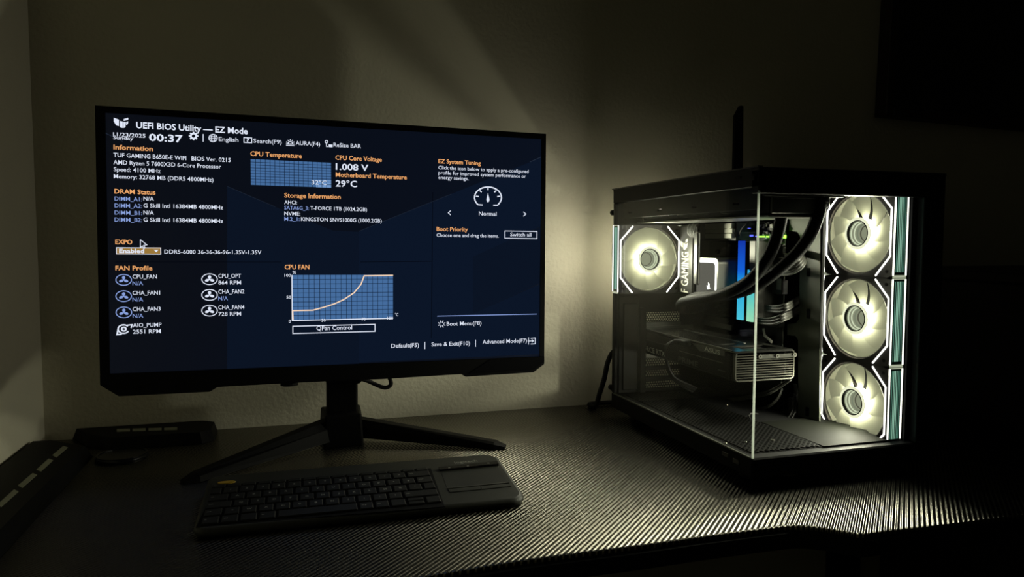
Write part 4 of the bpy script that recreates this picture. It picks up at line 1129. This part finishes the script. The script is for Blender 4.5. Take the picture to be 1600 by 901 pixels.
def gtext(s, pbl, pbr, cap, bold=.02):
    y0_, z0_ = gp(*pbl); y1_, z1_ = gp(*pbr); _, zt2 = gp(pbl[0], pbl[1]-cap)
    gt.text(s, (GX0-.0012, y0_, z0_), (0, -1, (z1_-z0_)/(y0_-y1_)*0), (0, .18, 1), (y0_-y1_)/glyphs(s, bold)[2], (zt2-z0_)/CAP, bold)
gtext('ASUS', (1101,547.5), (1126,553), 6.5)
gtext('GEFORCE RTX', (994,543), (1040,553), 7.5)
gt.build('card_lettering', 'gpu_print', gpu, fix=False)
gl2 = MB()
for (xa, ya, xb, yb, w) in ((1062,547,1130,568.5,.0011), (1122,577,1133,581,.0011), (1010,531,1045,540,.0006)):
    a, b = gp(xa, ya), gp(xb, yb); zm = (a[1]+b[1])/2; gl2.box((GX0-.0012, min(a[0],b[0]), zm-w/2), (GX0, max(a[0],b[0]), zm+w/2))
gl2.build('trim_line', 'alu_dark', gpu)
od = MB(); y0_, z0_ = gp(1060, 564)
od.text('PRIME', (GX0-.0010, y0_, z0_), (0,-1,0), (0,0,1), .062/glyphs('PRIME', .02)[2], .0085/CAP, .02)
od.build('card_pattern', 'gpu_dim', gpu, fix=False)
# front end grille of thin slats in a rounded frame
GF = GY0+.004
fr_o = rrect(GX0+.001, GZ0-.001, GX1+.004, GZ1-.001, .006); fr_i = rrect(GX0+.003, GZ0+.001, GX1+.002, GZ1-.003, .0045); nn = len(fr_o)
gm = MB(); gm.add([(x, GF-.002, z) for x, z in fr_o]+[(x, GF-.002, z) for x, z in fr_i]+[(x, GF+.004, z) for x, z in fr_o]+[(x, GF+.004, z) for x, z in fr_i],
    [(i, (i+1) % nn, nn+(i+1) % nn, nn+i) for i in range(nn)]+[(2*nn+i, 2*nn+(i+1) % nn, 3*nn+(i+1) % nn, 3*nn+i) for i in range(nn)]+[(i, (i+1) % nn, 2*nn+(i+1) % nn, 2*nn+i) for i in range(nn)]+[(nn+i, nn+(i+1) % nn, 3*nn+(i+1) % nn, 3*nn+i) for i in range(nn)])
gm.build('grille_frame', 'slat_metal', gpu)
MB().box((GX0+.003, GF+.006, GZ0+.001), (GX1, GF+.008, GZ1-.004)).build('grille_back', 'gpu_black', gpu)
for k in range(10):
    z = GZ0+.0035+k*.0036
    MB().box((GX0+.003, GF-.0015, z), (GX1+.002, GF+.003, z+.0011)).build('grille_slat', 'slat_metal', gpu)
for x in (GX0+.006, GX0+.088): MB().box((x, GF+.0032, GZ0+.001), (x+.002, GF+.0058, GZ1-.006)).build('grille_rib', 'alu', gpu)
for q in ((1188,557),(1215,556),(1242,554)):
    a = at(*q, 1, GF-.004); m = MB(); m.ring((a.x, GF-.0045, a.z), 1, .0012, .0032, 0, .003, 14); m.build('grille_screw', 'alu', gpu)
a, b = at(1188,553.5,1,GF-.002), at(1243,556.5,1,GF-.002)
MB().box((a.x, GF-.0025, at(1215,558.5,1,GF).z), (b.x, GF-.0015, at(1215,552.5,1,GF).z)).build('grille_bracket', 'alu_dark', gpu)
pbox('power_plug', 'gpu_black', 1056, 529, 1070, 541, GX0-.012, .014, .001, gpu)
for k in range(4):
    tubep('card_power_wire', [(1062-k*1.8,532+k*.6,.592-.001*k),(1052-k*2.2,533+k*.9,.584),(1043-k*1.2,545,.582),(1041+k*.4,565,.584),(1048+k*1.6,588,.596),(1066+k*2.4,603-k*1.2,.628),(1082+k*2,612-k*2,.655)], .0019, 'rubber', 7)
a = at(1078, 609, 0, .648); MB().box((a.x-.003, a.y-.002, a.z-.001), (a.x+.003, a.y+.002, a.z+.001)).build('cable_tie', 'bright_metal', pc)
MB().box((GX1-.005, 1.02, GZ1-.012), (XB, 1.11, GZ1-.006)).build('card_connector', 'gpu_black', gpu)
MB().box((GX0-.004, GY1-.002, GZ0), (GX1, GY1+.0015, GZ1+.004)).build('card_bracket', 'alu_dark', gpu)

# aerial blade behind the tower
YA = Y1+.012
p = [(1144.5,300),(1159,300),(1160,166),(1155.5,165),(1147,181)]
an = MB().prism([(at(x, y, 1, YA).x, at(x, y, 1, YA).z) for x, y in p], 1, YA-.004, YA+.004)
a = at(1152, 300, 1, YA); an.cyl((a.x, YA-.013, a.z+.006), 1, .005, .012, 12)
an.build('wifi_aerial', 'black_plastic', pc, bevel=.0008)

# power lead behind the tower, dropping to the desk
cable('power_cord', [at(965,545,1,1.225), at(956,552,1,1.228), at(949,568,1,1.232), at(944,592,1,1.238), at(937,614,1,1.245), (at(931,630,1,1.25).x, 1.25, DESK+.006), (.535, 1.268, DESK+.0052), (.60, 1.272, DESK+.0052)], .0046, 'rubber', 'black power cord hanging behind the left rear of the tower', 'cord')

# ================================================================== wall panel and cabinet to the right
tvp = at(1383, 180, 1, WALL_Y-.035)
tv = thing('wall_panel', 'large dark framed panel hanging on the wall at upper right', 'picture', (tvp.x, WALL_Y-.002, tvp.z), (0, math.radians(1.6), 0), frame_origin=(0,0,0))
MB().bbox((.018, -.028, .018), (.95, -.004, .60), .002).build('panel_face', 'picture_dark', tv)
for a, b in (((0,-.035,0),(.02,-.002,.62)), ((.95,-.035,0),(.97,-.002,.62)), ((.02,-.035,0),(.95,-.002,.02)), ((.02,-.035,.60),(.95,-.002,.62))): MB().bbox(a, b, .002).build('frame_bar', 'frame_dark', tv)
cz = at(1540, 415, 1, WALL_Y-.02).z
cab = thing('low_cabinet', 'black low cabinet against the wall right of the desk', 'cabinet', (1.72, 1.1, FLOOR))
MB().bbox((1.22, .86, FLOOR+.04), (2.3, WALL_Y-.02, cz-.02), .003).build('body', 'wood_dark', cab)
MB().bbox((1.21, .85, cz-.02), (2.31, WALL_Y-.012, cz), .003).build('top_board', 'wood_dark', cab)
MB().box((1.24, .88, FLOOR), (2.28, WALL_Y-.03, FLOOR+.04)).build('base_board', 'matte_black', cab)
for i in range(2):
    d = MB().bbox((1.225+i*.54, .842, FLOOR+.05), (1.755+i*.54, .86, cz-.03), .002).build('door', 'wood_dark', cab)
    MB().bbox((1.70+i*.09, .830, -.45), (1.715+i*.09, .842, -.33), .002).build('handle', 'alu_dark', d)
